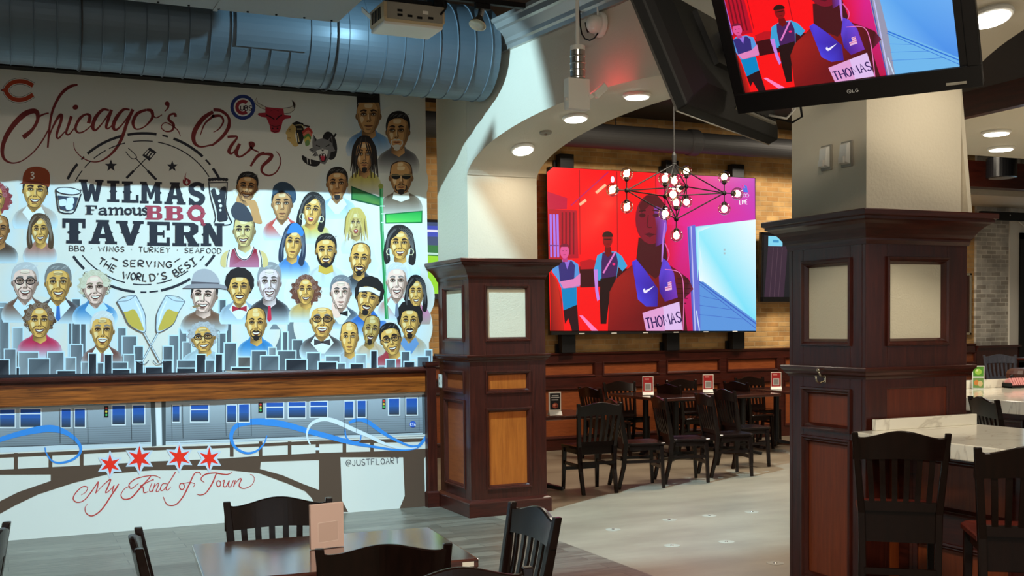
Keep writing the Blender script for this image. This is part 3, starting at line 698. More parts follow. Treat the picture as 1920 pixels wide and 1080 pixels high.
    P.poly(q([(640, 300), (700, 320), (712, 420), (690, 500), (650, 520), (655, 420)]), [(130, 60, 150), (150, 80, 200), (130, 90, 220), (110, 60, 180), (90, 20, 70), (110, 20, 60)])
    P.ell(*T(580, 352), 6, 4, (70, 8, 20)); P.ell(*T(652, 352), 6, 3.6, (70, 12, 40)); P.stroke(q([(562, 330), (598, 326)]), 2.2, (60, 6, 18)); P.stroke(q([(634, 324), (672, 330)]), 2.2, (60, 6, 18))
    P.stroke(q([(612, 350), (606, 410), (630, 416)]), 1.8, (80, 8, 22)); P.poly(q([(592, 452), (615, 444), (648, 452), (620, 470)]), (86, 8, 30)); P.stroke(q([(590, 452), (650, 454)]), 1, (50, 4, 14))
    P.stroke(q([(700, 390), (690, 500), (684, 600)]), [3, 4, 2], (180, 120, 220)); P.stroke(q([(700, 500), (722, 560), (705, 610)]), 2, (226, 90, 160))
    P.poly(q([(524, 600), (548, 586), (600, 650), (664, 745), (660, 838), (600, 838), (556, 800), (540, 700)]), [(70, 50, 200), (84, 60, 220), (60, 40, 190), (56, 30, 150), (60, 30, 160), (70, 60, 210), (80, 70, 230), (70, 50, 200)])
    P.poly(q([(690, 580), (716, 600), (748, 660), (768, 790), (700, 812), (672, 760), (668, 680)]), [(90, 60, 200), (100, 70, 220), (110, 60, 200), (120, 50, 180), (80, 30, 150), (60, 30, 150), (90, 60, 200)])
    P.poly(q([(584, 748), (590, 765), (638, 732), (596, 752), (592, 740)]), (240, 235, 255)); P.stroke(q([(586, 745), (596, 762), (640, 730)]), [1.2, 3.2, .6], (240, 235, 255))
    P.poly(q([(698, 712), (734, 704), (738, 748), (702, 756)]), (230, 180, 220)); P.poly(q([(698, 712), (714, 708), (716, 730), (700, 734)]), (70, 50, 190))
    for k in range(3): P.stroke(q([(702 if k > 1 else 716, 716 + k*13), (737, 708 + k*13)]), 1.1, (200, 60, 130), smooth=False)
    P.stroke(q([(700, 640), (780, 660), (800, 760), (796, 965)]), 1.4, (240, 120, 190))
    P.poly(q([(580, 872), (776, 812), (794, 962), (600, 967)]), (224, 190, 240)); P.poly(q([(580, 872), (690, 838), (700, 967), (600, 967)]), (226, 160, 214))
    a, b = T(606, 958), T(790, 920); lettering(P, 'THOMAS', a, b, 20, 2.4, (44, 20, 90))
    if full:
        P.poly(q([(1116, 190), (1136, 196), (1142, 230), (1118, 228)]), (60, 110, 230)); P.stroke(q([(1112, 188), (1126, 206)]), 2, (240, 60, 150), smooth=False)
        for k in range(3): P.ring(*T(1108 + 15*k, 246), 3, 3, .9, (226, 220, 255), n=10)
        lettering(P, 'LIVE', T(1098, 294), T(1140, 292), 8, 1.5, (252, 246, 255))

# ------------------------------------------------------------------ far wall: wainscot, big screen, televisions
t = tag(bpy.data.objects.new('wainscot', None), 'dark wood wainscot with red-brown panels along the far brick wall', 'wall panelling'); COL.objects.link(t); t.location = (0, 12.98, 0)
fr, cap, mo = MB(), MB(), MB()
WX0, WX1, D = 4.0, 13.98, -.05
fr.box((WX0, D + .03, 0), (WX1, .015, 1.24))
xs = [WX0] + [5.205 + .995*k for k in range(9)] + [WX1]
for z0, z1 in ((0, .16), (.80, .965), (1.135, 1.24)): fr.box((WX0, D, z0), (WX1, D + .03, z1))
for x in xs[1:-1]:
    for za, zb in ((.16, .80), (.965, 1.135)): fr.box((x - .065, D, za), (x + .065, D + .03, zb))
fr.build('frame', M['mahog_h'], t, bevel=.003)
cap.rings([[(x, y, z) for y, z in ((.015, 1.235), (D - .0, 1.235), (D - .012, 1.245), (D - .018, 1.262), (D - .018, 1.272), (.015, 1.275))] for x in (WX0, WX1)]); cap.build('cap_rail', M['mahog_h'], t)
F = face_map((0, D, 0), (1, 0, 0), (0, -1, 0))
for a, b in zip(xs[:-1], xs[1:]):
    for z0, z1 in ((.965, 1.135), (.16, .80)):
        b0, b1 = a + (.065 if a > WX0 else 0), b - (.065 if b < WX1 else 0)
        face_mould(mo, F, b0, b1, z0, z1, w=.024)
        pb = MB(); face_box(pb, F, b0, b1, z0, z1, -.03, -.022); pb.build('wood_panel', M['rust'], t)
mo.build('panel_moulding', M['mahog_h'], t)
t = thing('wainscot', 'dark wood wainscot below the daylit grey-toned brick pier at far right', 'wall panelling', (14.0, 12.95, 0))
MB().box((.0, -.03, 0), (.95, .005, 1.2)).build('frame', M['mahog'], t); MB().box((.0, -.06, 1.2), (.95, .005, 1.235)).build('cap_rail', M['mahog_h'], t)
mo = MB(); face_mould(mo, face_map((0, -.03, 0), (1, 0, 0), (0, -1, 0)), .18, .86, .2, 1.02); mo.build('panel_moulding', M['mahog_h'], t)

SY = 12.72
tl, tr, br_, bl = at(1034.5, 313, Y=SY), at(1415.3, 334.5, Y=SY), at(1418, 619.6, Y=SY), at(1031.5, 620.6, Y=SY)
lx0, lx1, lz0, lz1 = (tl.x + bl.x)/2, (tr.x + br_.x)/2, (bl.z + br_.z)/2, (tl.z + tr.z)/2
t = thing('led_screen', 'huge lit screen showing a red broadcast of a runner on the far brick wall', 'screen', ((lx0 + lx1)/2, SY, lz0))
ox = (lx0 + lx1)/2
MB().box((lx0 - ox - .004, .003, -.035), (lx1 - ox + .004, .10, lz1 - lz0 + .004)).build('cabinet', M['black'], t)
P = Paint(lambda px, py: at(px, py, Y=SY), (0, -1, 0), .0005, .00006)
broadcast(P, lambda X, Y: (1000 + X/2.842, 280 + Y/2.842), [(104, 112, 214), (150, 236, 252), (240, 254, 255), (120, 224, 250), (92, 150, 222), (60, 96, 196)])
P.build('picture', M['led'], t)
lb = MB()
for k in range(6): lb.box((-1.2 + k*.48, -.004, -.03), (-1.12 + k*.48, .0, -.018))
lb.build('badge', M['white'], t)
for x, w in ((6.70, 'left'), (8.30, 'middle'), (9.38, 'right')):
    t = thing('screen_post', w + ' black post holding the huge lit screen to the brick wall', 'post', (x, 12.9, 1.27), group='posts behind the big screen')
    MB().box((-.10, -.06, .005), (.10, .06, 2.57)).build('upright', M['blackmet'], t, bevel=.004)
    MB().box((-.13, .06, .005), (.13, .085, .12)).box((-.13, .06, 2.4), (.13, .085, 2.5)).build('wall_plate', M['blackmet'], t)
t = thing('vertical_pipe', 'thin dark pipe running up the brick wall by the right column', 'pipe', (10.62, 12.95, 1.28))
MB().cyl((0, 0, 0), (0, 0, 3.1), .02).build('pipe', M['ductdark'], t)

def wall_tv(name_label, loc, w, h, draw, rx=0, rz=0):
    t = thing('television', name_label, 'television', loc, rz); t.rotation_euler = (rx, 0, rz)
    MB().box((-w/2, .004, -h/2), (w/2, .07, h/2)).build('casing', M['blackgloss'], t, bevel=.006)
    b = .035
    fb = MB(); fb.box((-w/2, -.008, -h/2), (w/2, .004, -h/2 + b*2)); fb.box((-w/2, -.008, h/2 - b), (w/2, .004, h/2)); fb.box((-w/2, -.008, -h/2), (-w/2 + b, .004, h/2)); fb.box((w/2 - b, -.008, -h/2), (w/2, .004, h/2))
    fb.build('bezel', M['blackgloss'], t, bevel=.003)
    bpy.context.view_layer.update(); mw = t.matrix_world.copy(); n = mw.to_3x3() @ Vector((0, -1, 0))
    P = Paint(lambda u, v: mw @ Vector((-w/2 + b + u*(w - 2*b), .002, h/2 - b - v*(h - 3*b))), n, .0005, .0001)
    draw(P); P.build('picture', M['tvpic'], t)
    MB().box((-.15, .07, -.12), (.15, .13, .12)).build('wall_bracket', M['blackmet'], t)
    return t
def pic_dark(P):
    P.poly([(0, 0), (1, 0), (1, 1), (0, 1)], (14, 16, 26)); P.poly([(.06, .18), (.32, .18), (.28, 1), (.02, 1)], (54, 34, 54))
    for k in range(3): P.stroke([(.13 + k*.06, .2), (.09 + k*.06, 1)], .008, (78, 56, 72), smooth=False)
    P.poly([(.06, .02), (.25, .02), (.25, .18), (.06, .18)], (130, 214, 240)); P.poly([(.12, .08), (.20, .08), (.20, .12), (.12, .12)], (60, 150, 200))
    P.stroke([(.36, .0), (.36, .6)], .012, (50, 52, 80), smooth=False)
    P.poly([(.44, .03), (.56, .03), (.56, .14), (.47, .14)], (200, 130, 80)); P.ell(.46, .22, .03, .04, (226, 190, 120)); P.ell(.45, .29, .03, .04, (250, 200, 120)); P.ell(.44, .36, .018, .02, (250, 226, 200))
    P.poly([(.44, .64), (.56, .5), (.66, .55), (.66, .82), (.56, .80)], (232, 104, 60)); P.poly([(.54, .66), (.66, .62), (.66, .72)], (30, 20, 24))
wall_tv('wall television showing a dark picture with a blue square, beside the huge screen', (10.45, 12.83, 2.42), 1.38, .98, pic_dark, rx=.03)
def pic_game(P):
    P.poly([(0, 0), (1, 0), (1, 1), (0, 1)], (40, 120, 60)); P.poly([(0, 0), (1, 0), (1, .35), (0, .30)], (60, 80, 120)); P.poly([(0, .45), (1, .5), (1, 1), (0, 1)], (150, 220, 40))
    P.poly([(.30, .05), (.62, .05), (.62, .20), (.30, .20)], (60, 80, 190)); P.stroke([(.33, .12), (.58, .12)], .03, (236, 236, 250), smooth=False); P.stroke([(0, .42), (1, .47)], .03, (190, 230, 220), smooth=False)
    P.ell(.55, .40, .07, .10, (220, 236, 236))
wall_tv('wall television with a green sports picture glimpsed in the slit left of the left column', (4.98, 12.9, 2.46), 1.4, .98, pic_game)

# ------------------------------------------------------------------ the two hanging televisions
A_, T_ = .9692, .6575
h = Vector((math.cos(A_), -math.sin(A_), 0)); n0 = Vector((-math.sin(A_), -math.cos(A_), 0))
n = (n0*math.cos(T_) - Vector((0, 0, 1))*math.sin(T_)).normalized(); up = n.cross(h).normalized()
if up.z < 0: up = -up
c0 = Vector((3.3345, 3.7645, 2.6619))
t = thing('television', 'black hanging television tilted down and showing the red broadcast of the runner', 'television')
t.matrix_world = Matrix(((h.x, -n.x, up.x, c0.x), (h.y, -n.y, up.y, c0.y), (h.z, -n.z, up.z, c0.z), (0, 0, 0, 1)))
MB().rings([[(-.52, .0, -.10), (.52, .0, -.10), (.52, .0, .575), (-.52, .0, .575)], [(-.52, .035, -.10), (.52, .035, -.10), (.52, .035, .575), (-.52, .035, .575)], [(-.40, .09, -.03), (.40, .09, -.03), (.40, .09, .5), (-.40, .09, .5)]]).build('casing', M['blackgloss'], t, bevel=.006)
fb = MB(); fb.box((-.52, -.012, -.10), (.52, .0, -.002)); fb.box((-.52, -.012, .525), (.52, 0, .575)); fb.box((-.52, -.012, -.002), (-.467, 0, .525)); fb.box((.467, -.012, -.002), (.52, 0, .525))
fb.build('bezel', M['blackgloss'], t, bevel=.004)
bpy.context.view_layer.update(); TVM = t.matrix_world.copy()
def tv_uv(u, v):
    u = min(1, max(0, u - .035)); v = min(1, max(0, 1 - (1 - v)*1.16))
    return TVM @ Vector((-.467 + u*.934, -.001, .525 - v*.527))
P = Paint(lambda a, b: tv_uv(a/383, b/305), n, .0003, .00005)
def T_tv(X, Y):
    u = (X - 95)/1088; top = 95 + 60*u; return (u*383, (Y - top)/(967 - top)*305)
broadcast(P, T_tv, [(150, 150, 176), (96, 170, 240), (120, 186, 246), (70, 140, 232), (110, 182, 236), (40, 110, 216)], full=False)
P.build('picture', M['tvpic'], t)
P = Paint(lambda a, b: TVM @ Vector((a, -.0125, -b)), n, .0002, .0001)
P.ring(-.012, .05, .0085, .0085, .0022, (190, 190, 190)); P.stroke([(-.012, .046), (-.012, .054), (-.006, .054)], .0018, (190, 190, 190), smooth=False); lettering(P, 'LG', (.002, .056), (.026, .056), .013, .003, (200, 200, 200))
P.build('maker_badge', M['print'], t)
MB().box((.38, -.016, -.075), (.46, -.011, -.065)).build('sensor', M['grayplast'], t)
MB().box((-.12, .09, .16), (.12, .14, .36)).build('mount_plate', M['blackmet'], t)
# second set, seen from behind
P1, P2 = at(1288, 196, Z=2.56), at(1459, 262, Z=2.56)
hx = (P2 - P1); Lw = hx.length; hx.normalize()
top_ray = Vector(ray(1207, 0))
d0 = Vector(CAM); k_ = None
nb = Vector((hx.y, -hx.x, 0))                        # back faces the viewer
best = None
for a in np.linspace(.0, 1.2, 121):                  # tilt so that the left edge runs as in the picture
    upv = (Vector((0, 0, 1))*math.cos(a) - nb*math.sin(a))
    q = P1 + upv*.45 - d0; s = np.array([FPX*np.dot(q, RT)/np.dot(q, FW) + 960, CY - FPX*np.dot(q, UP)/np.dot(q, FW)])
    dist = abs((s[0] - 1288)*(0 - 196) - (s[1] - 196)*(1207 - 1288))
    if best is None or dist < best[0]: best = (dist, a, upv.copy())
upv = best[2].normalized(); nn = upv.cross(hx).normalized()
if nn.dot(nb) < 0: nn = -nn
t = thing('television', 'black hanging television seen from behind, left of the tilted lit one', 'television')
mid = (P1 + P2)/2
t.matrix_world = Matrix(((hx.x, nn.x, upv.x, mid.x), (hx.y, nn.y, upv.y, mid.y), (hx.z, nn.z, upv.z, mid.z), (0, 0, 0, 1)))
w = Lw/2; H2 = .62
MB().rings([[(-w, -.05, 0), (w, -.05, 0), (w, -.05, H2), (-w, -.05, H2)], [(-w, .0, 0), (w, .0, 0), (w, .0, H2), (-w, .0, H2)], [(-w + .04, .03, .035), (w - .04, .03, .035), (w - .04, .03, H2 - .03), (-w + .04, .03, H2 - .03)], [(-w + .14, .075, .09), (w - .14, .075, .09), (w - .14, .075, H2 - .08), (-w + .14, .075, H2 - .08)]]).build('casing', M['black'], t, bevel=.006)
MB().box((-w, -.056, -.002), (w, -.048, .01)).box((-w - .002, -.056, 0), (-w + .006, -.046, H2)).build('edge_trim', M['steel'], t)
MB().box((w - .62, .028, .045), (w - .10, .05, .12)).build('connector_strip', M['grayplast'], t)
pb = MB()
for k in range(9): pb.box((w - .60 + k*.055, .048, .06), (w - .565 + k*.055, .056, .085 + .015*(k % 2)))
pb.build('socket', M['black'], t)
MB().box((w - .30, .05, .09), (w - .14, .056, .112)).build('rating_plate', M['card'], t)
MB().box((-.22, .075, .22), (.22, .10, .50)).box((-.05, .10, .30), (.05, .16, .42)).build('mount_plate', M['blackmet'], t)
MB().tube([(w - .15, .05, .08), (w - .08, .12, .02), (w - .02, .16, .04), (w - .05, .2, .16), (w - .12, .2, .3)], .006).build('cable', M['black'], t, smooth=True)
MB().tube([(w - .22, .05, .08), (w - .12, .11, .04), (w - .06, .15, .08), (w - .10, .18, .25)], .006).build('cable', M['white'], t, smooth=True)
t = thing('ceiling_mount', 'black ceiling pole mount between the two hanging televisions', 'mount', (3.62, 4.12, 4.4))
MB().cyl((0, 0, 0), (0, 0, -1.28), .028).build('pole', M['blackmet'], t); MB().cyl((0, 0, 0), (0, 0, -.03), .09).build('ceiling_plate', M['blackmet'], t)
MB().box((-.06, -.06, -1.32), (.06, .06, -1.2)).build('bracket', M['blackmet'], t)
# ------------------------------------------------------------------ the mural, painted straight onto the left wall
MY = 9.48
def mhit(px, py): return at(px, py, Y=MY)
def Zc(sc, ox, oy): return lambda *p: [(ox + x/sc, oy + y/sc) for x, y in p]
Z1, Z2, Z3, Z4 = Zc(4.155, 0, 100), Zc(4.155, 400, 100), Zc(4.571, 0, 300), Zc(4.571, 400, 300)
Z5, Z6, Z7, Z8 = Zc(4.5, 0, 480), Zc(4.364, 400, 480), Zc(3.483, 0, 700), Zc(3.484, 400, 700)
BG, GLOW = (226, 222, 212), (206, 226, 236)
mural = thing('mural', 'painted city mural of portraits, tavern lettering, skyline and train on the left wall', 'mural', (1.7, MY, 0))
def MP(base=.002, step=.000022): return Paint(mhit, (0, -1, 0), base*.3, step)

PORT = []   # name-free list: see portrait()
# ---- soft washes behind everything
def wash():
    P = MP(.0012)
    for a in PORT:
        P.glow(a['c'][0], a['c'][1] + a['h']*.3, a['w']*2.5, a['h']*2.0, a.get('glow', GLOW), BG, 24)
    P.build('colour_wash', M['paint'], mural)
    P = MP(.0018)
    for a in PORT:
        col = a.get('cloth')
        if not col: continue
        w, h = a['w'], a['h']; cx, cy = a['c']; s = a.get('sh', 1.0)
        pts = [(cx - w*.55, cy + h*.75), (cx - w*1.35*s, cy + h*1.15), (cx - w*1.95*s, cy + h*1.6), (cx - w*2.1*s, cy + h*2.15), (cx, cy + h*2.4), (cx + w*2.1*s, cy + h*2.15), (cx + w*1.95*s, cy + h*1.6), (cx + w*1.35*s, cy + h*1.15), (cx + w*.55, cy + h*.75)]
        c2 = tuple(int(.45*q + .55*g) for q, g in zip(col, GLOW))
        P.fan((cx, cy + h*1.3), pts, col, c2); 
        P.poly([pts[0], pts[1], pts[2], (cx - w*1.2*s, cy + h*2.0), (cx - w*.1, cy + h*1.7)], [col, col, c2, c2, col])
        P.poly([pts[8], (cx + w*.1, cy + h*1.7), (cx + w*1.2*s, cy + h*2.0), pts[6], pts[7]], [col, col, c2, c2, col])
    P.build('painted_clothing', M['paint'], mural)

def mixc(a, b, t): return tuple(a[k]*(1 - t) + b[k]*t for k in range(3))
def portrait(i, a):
    P = MP(.0034 + i*.00003)
    cx, cy = a['c']; w, h = a['w']*1.08, a['h']*1.03; ti = math.radians(a.get('tilt', 0)); tu = a.get('turn', 0)
    sk = a.get('skin', (206, 178, 92)); dk = a.get('line', (62, 36, 22)); hc = a.get('hair', (34, 28, 28)); st = a.get('style', 'short')
    sh = mixc(sk, dk, .5); hi = mixc(sk, (255, 250, 220), .45)
    ct, sn = math.cos(ti), math.sin(ti)
    def T(u, v): x, y = u*w, v*h; return (cx + x*ct - y*sn, cy + x*sn + y*ct)
    def q(*p): return [T(*z) for z in p]
    def el(u, v, ru, rv, col, n=14, a0=0, a1=2*PI): P.ell(*T(u, v), ru*w, rv*h, col, rot=ti, n=n, a0=a0, a1=a1)
    def sp(pts, col, n=4):                            # smooth closed blob
        P.poly([tuple(p) for p in cat_rom(q(*(list(pts) + [pts[0]])), n)[:-1]], col)
    def skp(pts, wd, col): P.stroke(q(*pts), [x*w/18 for x in wd] if isinstance(wd, list) else wd*w/18, col, n=5)
    hi_h = mixc(hc, (255, 255, 255), .28)
    # hair behind the face
    if st in ('long', 'longwave'):
        sp([(-1.15, -.9), (-.6, -1.35), (.3, -1.4), (1.1, -.95), (1.4, -.1), (1.55, .8), (1.35, 1.5), (.8, 1.3), (.9, .2), (-.9, .2), (-.95, 1.2), (-1.45, 1.4), (-1.6, .6), (-1.4, -.2)], hc)
    elif st in ('curlybig', 'curly', 'afro'):
        R = dict(curlybig=(1.75, 1.35), curly=(1.42, 1.25), afro=(1.42, 1.3))[st]; vc = dict(curlybig=.05, curly=-.25, afro=-.42)[st]; n = 26
        pts = []
        for k in range(n):
            an = 2*PI*k/n; r = 1 + (.08 if st != 'afro' else .02)*(1 if k % 2 else -1)
            pts.append((R[0]*r*math.cos(an), vc + R[1]*r*.82*math.sin(an)))
        sp(pts, hc, 3)
        if st != 'afro':
            rr = random.Random(i)
            for k in range(26):
                an = rr.uniform(0, 2*PI); r = rr.uniform(.72, 1.0); u, v = R[0]*r*math.cos(an), vc + R[1]*r*.82*math.sin(an)
                P.ring(*T(u, v), .16*w, .11*h, .9*w/18, hi_h if k % 2 else mixc(hc, (20, 12, 12), .5), a0=rr.uniform(0, 6), a1=rr.uniform(7, 10), n=8)
    elif st == 'dreads':
        for k in range(17):
            u = -1.25 + 2.5*k/16; b = 1.0 + .5*math.sin(k*2.1)
            skp([(u*.55, -1.15), (u*1.0, -.5), (u*1.15, .4), (u*1.28, 1.0 + .45*abs(math.sin(k*1.7)))], [3, 4.5, 3.6, 1.5], hc if k % 3 else mixc(hc, (60, 40, 20), .5))
    # neck, ears
    P.poly(q((-.55, .6), (.55, .6), (.62, 1.25), (.1, 1.5), (-.6, 1.25)), [sh, sh, sk, sk, sh])
    sc_ = a.get('shirt')
    if sc_: P.poly(q((-.62, 1.0), (-.1, 1.45), (.62, 1.0), (1.0, 1.45), (.2, 2.15), (-.2, 2.15), (-1.0, 1.45)), sc_); P.poly(q((-.5, .95), (.52, .95), (.05, 1.42)), sh)
    if a.get('tie'): P.poly(q((-.12, 1.38), (.12, 1.38), (.2, 2.2), (0, 2.35), (-.2, 2.2)), a['tie'])
    if a.get('bow'): P.poly(q((-.7, 1.2), (0, 1.36), (.7, 1.2), (.7, 1.62), (0, 1.46), (-.7, 1.62)), a['bow']); el(0, 1.41, .12, .08, mixc(a['bow'], (0, 0, 0), .4), 8)
    if a.get('turtle'): P.poly(q((-.68, .92), (0, 1.12), (.68, .92), (.78, 1.4), (0, 1.6), (-.78, 1.4)), a['turtle'])
    for s in (-1, 1):
        if st not in ('long', 'longwave', 'dreads', 'curlybig') and s*tu < .28: el(s*1.0, .02, .15, .2, sh, 10)
    # head
    jw = a.get('jaw', .76)
    head = [(-.80, -.9), (0, -1.12), (.80, -.9), (1.0, -.35), (.95, .15), (jw, .60), (jw*.52, .97), (0, 1.05), (-jw*.52, .97), (-jw, .60), (-.95, .15), (-1.0, -.35)]
    sp([(u*1.04, v*1.03) for u, v in head], dk); sp(head, sk)
    s = 1 if tu <= 0 else -1
    sp([(s*.98, -.3), (s*.95, .15), (s*.74, .6), (s*.4, .96), (s*.1, 1.0), (s*.30, .74), (s*.52, .3), (s*.60, -.1), (s*.80, -.5)], mixc(sk, dk, .28)); sp([(s*.98, -.3), (s*.94, .15), (s*.74, .6), (s*.4, .97), (s*.46, .78), (s*.68, .3), (s*.78, -.1), (s*.86, -.5)], sh)
    sp([(-s*.95, -.2), (-s*.92, .2), (-s*.72, .62), (-s*.36, .97), (-s*.5, .66), (-s*.76, .3), (-s*.84, -.1)], mixc(sk, dk, .34)); sp([(s*.2, -1.0), (s*.78, -.88), (s*.96, -.4), (s*.78, -.5), (s*.5, -.84)], mixc(sk, dk, .3))
    sp([(-s*.78, .1), (-s*.55, .0), (-s*.42, .2), (-s*.6, .42)], hi); sp([(-.35 + tu*.3, -.78), (.3 + tu*.3, -.78), (.25 + tu*.3, -.55), (-.3 + tu*.3, -.55)], hi)
    f = tu*.55
    def X(u): return u*(1 - abs(tu)*.18) + f
    # eye sockets, brows, eyes
    for e in (-1, 1):
        ex = X(e*.42)
        sp([(ex - .30, -.12), (ex - .15, -.27), (ex + .15, -.27), (ex + .30, -.12), (ex + .16, .0), (ex - .16, .0)], mixc(sk, dk, .48))
        if a.get('shades'): continue
        el(ex, -.12, .17, .048, (226, 216, 196), 10); el(ex + tu*.1, -.125, .085, .06, (22, 14, 12), 8); skp([(ex - .18, -.03), (ex, -.0), (ex + .18, -.04)], .8, mixc(sk, dk, .6))
        skp([(ex - .23, -.12), (ex, -.185), (ex + .23, -.12)], 1.9, dk)
        skp([(ex - e*.24, -.31), (ex, -.38), (ex + e*.30, -.30)], [3.2, 3.0, 1.2], a.get('brow', mixc(hc, dk, .5)))
    # nose
    skp([(X(s*.12), -.22), (X(s*.12) + tu*.1, .12), (X(s*.2) + tu*.1, .28)], [2.4, 2.2, 2.4], sh); skp([(X(-s*.02), -.15), (X(-s*.0) + tu*.1, .2)], [1.2, 1.8], hi)
    sp([(X(-.22) + tu*.1, .30), (X(0) + tu*.12, .22), (X(.22) + tu*.1, .30), (X(0) + tu*.1, .38)], mixc(sk, dk, .3))
    for e in (-1, 1): el(X(e*.11) + tu*.1, .335, .07, .03, dk, 8)
    # mouth
    mo = a.get('mouth', 'smile'); mx = X(0)
    if mo == 'smile':
        sp([(mx - .44, .49), (mx - .1, .50), (mx, .53), (mx + .1, .50), (mx + .44, .49), (mx + .28, .69), (mx, .77), (mx - .28, .69)], mixc((110, 46, 38), dk, .3)); sp([(mx - .35, .535), (mx, .57), (mx + .35, .535), (mx + .22, .635), (mx, .67), (mx - .22, .635)], (240, 234, 222))
        for e in (-1, 1): skp([(X(e*.26), .28), (X(e*.54), .44), (X(e*.56), .64)], [1.0, 2.0, .8], mixc(sk, dk, .62))
    elif mo == 'open':
        sp([(mx - .3, .55), (mx, .48), (mx + .3, .55), (mx + .22, .76), (mx, .84), (mx - .22, .76)], (160, 60, 60)); sp([(mx - .2, .58), (mx, .55), (mx + .2, .58), (mx, .66)], (245, 238, 232))
    else:
        sp([(mx - .36, .60), (mx - .1, .54), (mx, .57), (mx + .1, .54), (mx + .36, .60), (mx, .70)], mixc(sk, (120, 50, 40), .55)); skp([(mx - .36, .60), (mx, .615), (mx + .36, .60)], 1.1, dk)
    skp([(mx - .22, .80), (mx, .83), (mx + .22, .80)], 1.8, sh)
    # beard and moustache
    bd = a.get('beard', ''); bc = a.get('bcol', hc)
    if 'm' in bd: sp([(mx - .48, .52), (mx - .2, .41), (mx, .44), (mx + .2, .41), (mx + .48, .52), (mx + .2, .50), (mx, .51), (mx - .2, .50)], bc)
    if 'g' in bd: sp([(mx - .30, .80), (mx, .74), (mx + .30, .80), (mx + .24, 1.04), (mx, 1.12), (mx - .24, 1.04)], bc)
    if 'r' in bd:
        for e in (-1, 1): skp([(mx + e*.48, .5), (mx + e*.5, .72), (mx + e*.26, .9)], 2.0, bc)
    if 'f' in bd:
        P.poly([tuple(p) for p in cat_rom(q((-.98, .05), (-.84, .62), (-.45, 1.0), (0, 1.1), (.45, 1.0), (.84, .62), (.98, .05)), 4)] + [tuple(p) for p in cat_rom(q((.84, .1), (.66, .5), (.36, .82), (0, .86), (-.36, .82), (-.66, .5), (-.84, .1)), 4)], bc)
    # wrinkles
    if a.get('old'):
        for v in (-.55, -.64): skp([(-.4 + f, v), (f, v - .03), (.4 + f, v)], .8, sh)
        for e in (-1, 1): skp([(X(e*.3), .02), (X(e*.5), .06), (X(e*.62), .0)], .8, mixc(sk, dk, .5))
    # hair in front
    if st in ('short', 'gray', 'slick'):
        sp([(-1.06, .0), (-1.1, -.5), (-.8, -1.05), (-.2, -1.28), (.45, -1.25), (.95, -.95), (1.12, -.45), (1.05, .0), (.96, -.3), (.82, -.66), (.3, -.84), (-.35, -.82), (-.82, -.62), (-.95, -.3)], hc)
        rr = random.Random(i + 50)
        for k in range(7): u = rr.uniform(-.8, .8); skp([(u, -.86 - .1*rr.random()), (u + .14, -1.02), (u + .34, -1.1)], .9, hi_h)
    elif st == 'afro':
        sp([(-1.12, .1), (-1.15, -.6), (-.6, -1.1), (.6, -1.1), (1.15, -.6), (1.12, .1), (.95, -.25), (.72, -.68), (0, -.78), (-.72, -.68), (-.95, -.25)], hc)
    elif st in ('curly', 'curlybig'):
        n = 11
        for k in range(n):
            an = PI + PI*k/(n - 1); el(1.0*math.cos(an), -.25 + .86*math.sin(an), .3, .2, hc if k % 2 else mixc(hc, hi_h, .5), 10)
            P.ring(*T(1.0*math.cos(an), -.25 + .86*math.sin(an)), .18*w, .12*h, .8*w/18, hi_h, n=9)
    elif st in ('long', 'longwave'):
        sp([(-1.1, .3), (-1.25, -.5), (-.7, -1.25), (.2, -1.36), (1.0, -1.0), (1.25, -.3), (1.1, .4), (.95, -.2), (.7, -.7), (.1, -.95), (-.4, -.62), (-.85, -.3), (-.95, .1)], hc)
        for k in range(5): skp([(-.1 + .2*k, -1.2), (.55 + .14*k, -.7), (1.1 + .05*k, .2), (1.2, .9)], [.6, 1.2, 1.2, .4], hi_h)
        for k in range(3): skp([(-.3 - .1*k, -1.15), (-1.0 - .08*k, -.5), (-1.2 - .06*k, .5), (-1.2, 1.1)], [.6, 1.1, 1.1, .4], hi_h)
    elif st == 'dreads':
        sp([(-1.02, -.1), (-1.06, -.7), (-.6, -1.22), (.1, -1.32), (.7, -1.2), (1.08, -.7), (1.02, -.1), (.86, -.55), (.4, -.85), (-.4, -.85), (-.86, -.55)], hc)
        for k in range(6):
            e = -1 if k % 2 else 1; u = .3 + .13*k
            skp([(e*u*.4, -1.2), (e*u*.95, -.6), (e*(u*.5 + .62), .2), (e*(u*.5 + .66), .9)], [2, 3, 2.4, 1], hc if k % 3 else mixc(hc, hi_h, .4))
    elif st == 'flattop':
        P.poly(q((-1.0, -.45), (-1.05, -1.6), (.95, -1.62), (1.02, -.45), (.9, -.85), (-.9, -.85)), hc)
    elif st == 'bald':
        sp([(-.3, -1.0), (.1, -1.05), (.15, -.85), (-.3, -.82)], hi)
        skp([(-1.0, -.3), (-.8, -.92), (0, -1.14), (.8, -.92), (1.0, -.3)], 1.5, dk)
    ac = a.get('acc', '')
    if 'glasses' in ac:
        for e in (-1, 1): P.ring(*T(X(e*.45), -.10), .36*w, .21*h, 1.5*w/18, (34, 26, 26), n=14)
        skp([(X(-.1), -.12), (X(.1), -.12)], 1.2, (34, 26, 26)); skp([(X(.8), -.14), (1.0, -.1)], 1.1, (34, 26, 26)); skp([(X(-.8), -.14), (-1.0, -.1)], 1.1, (34, 26, 26))
    if a.get('shades'):
        for e in (-1, 1): sp([(e*.06 + f, -.22), (e*.8 + f, -.26), (e*.82 + f, -.02), (e*.5 + f, .08), (e*.14 + f, -.0)], (18, 16, 18))
        skp([(-1.0, -.2), (f, -.2), (1.0, -.2)], 1.4, (150, 130, 90))
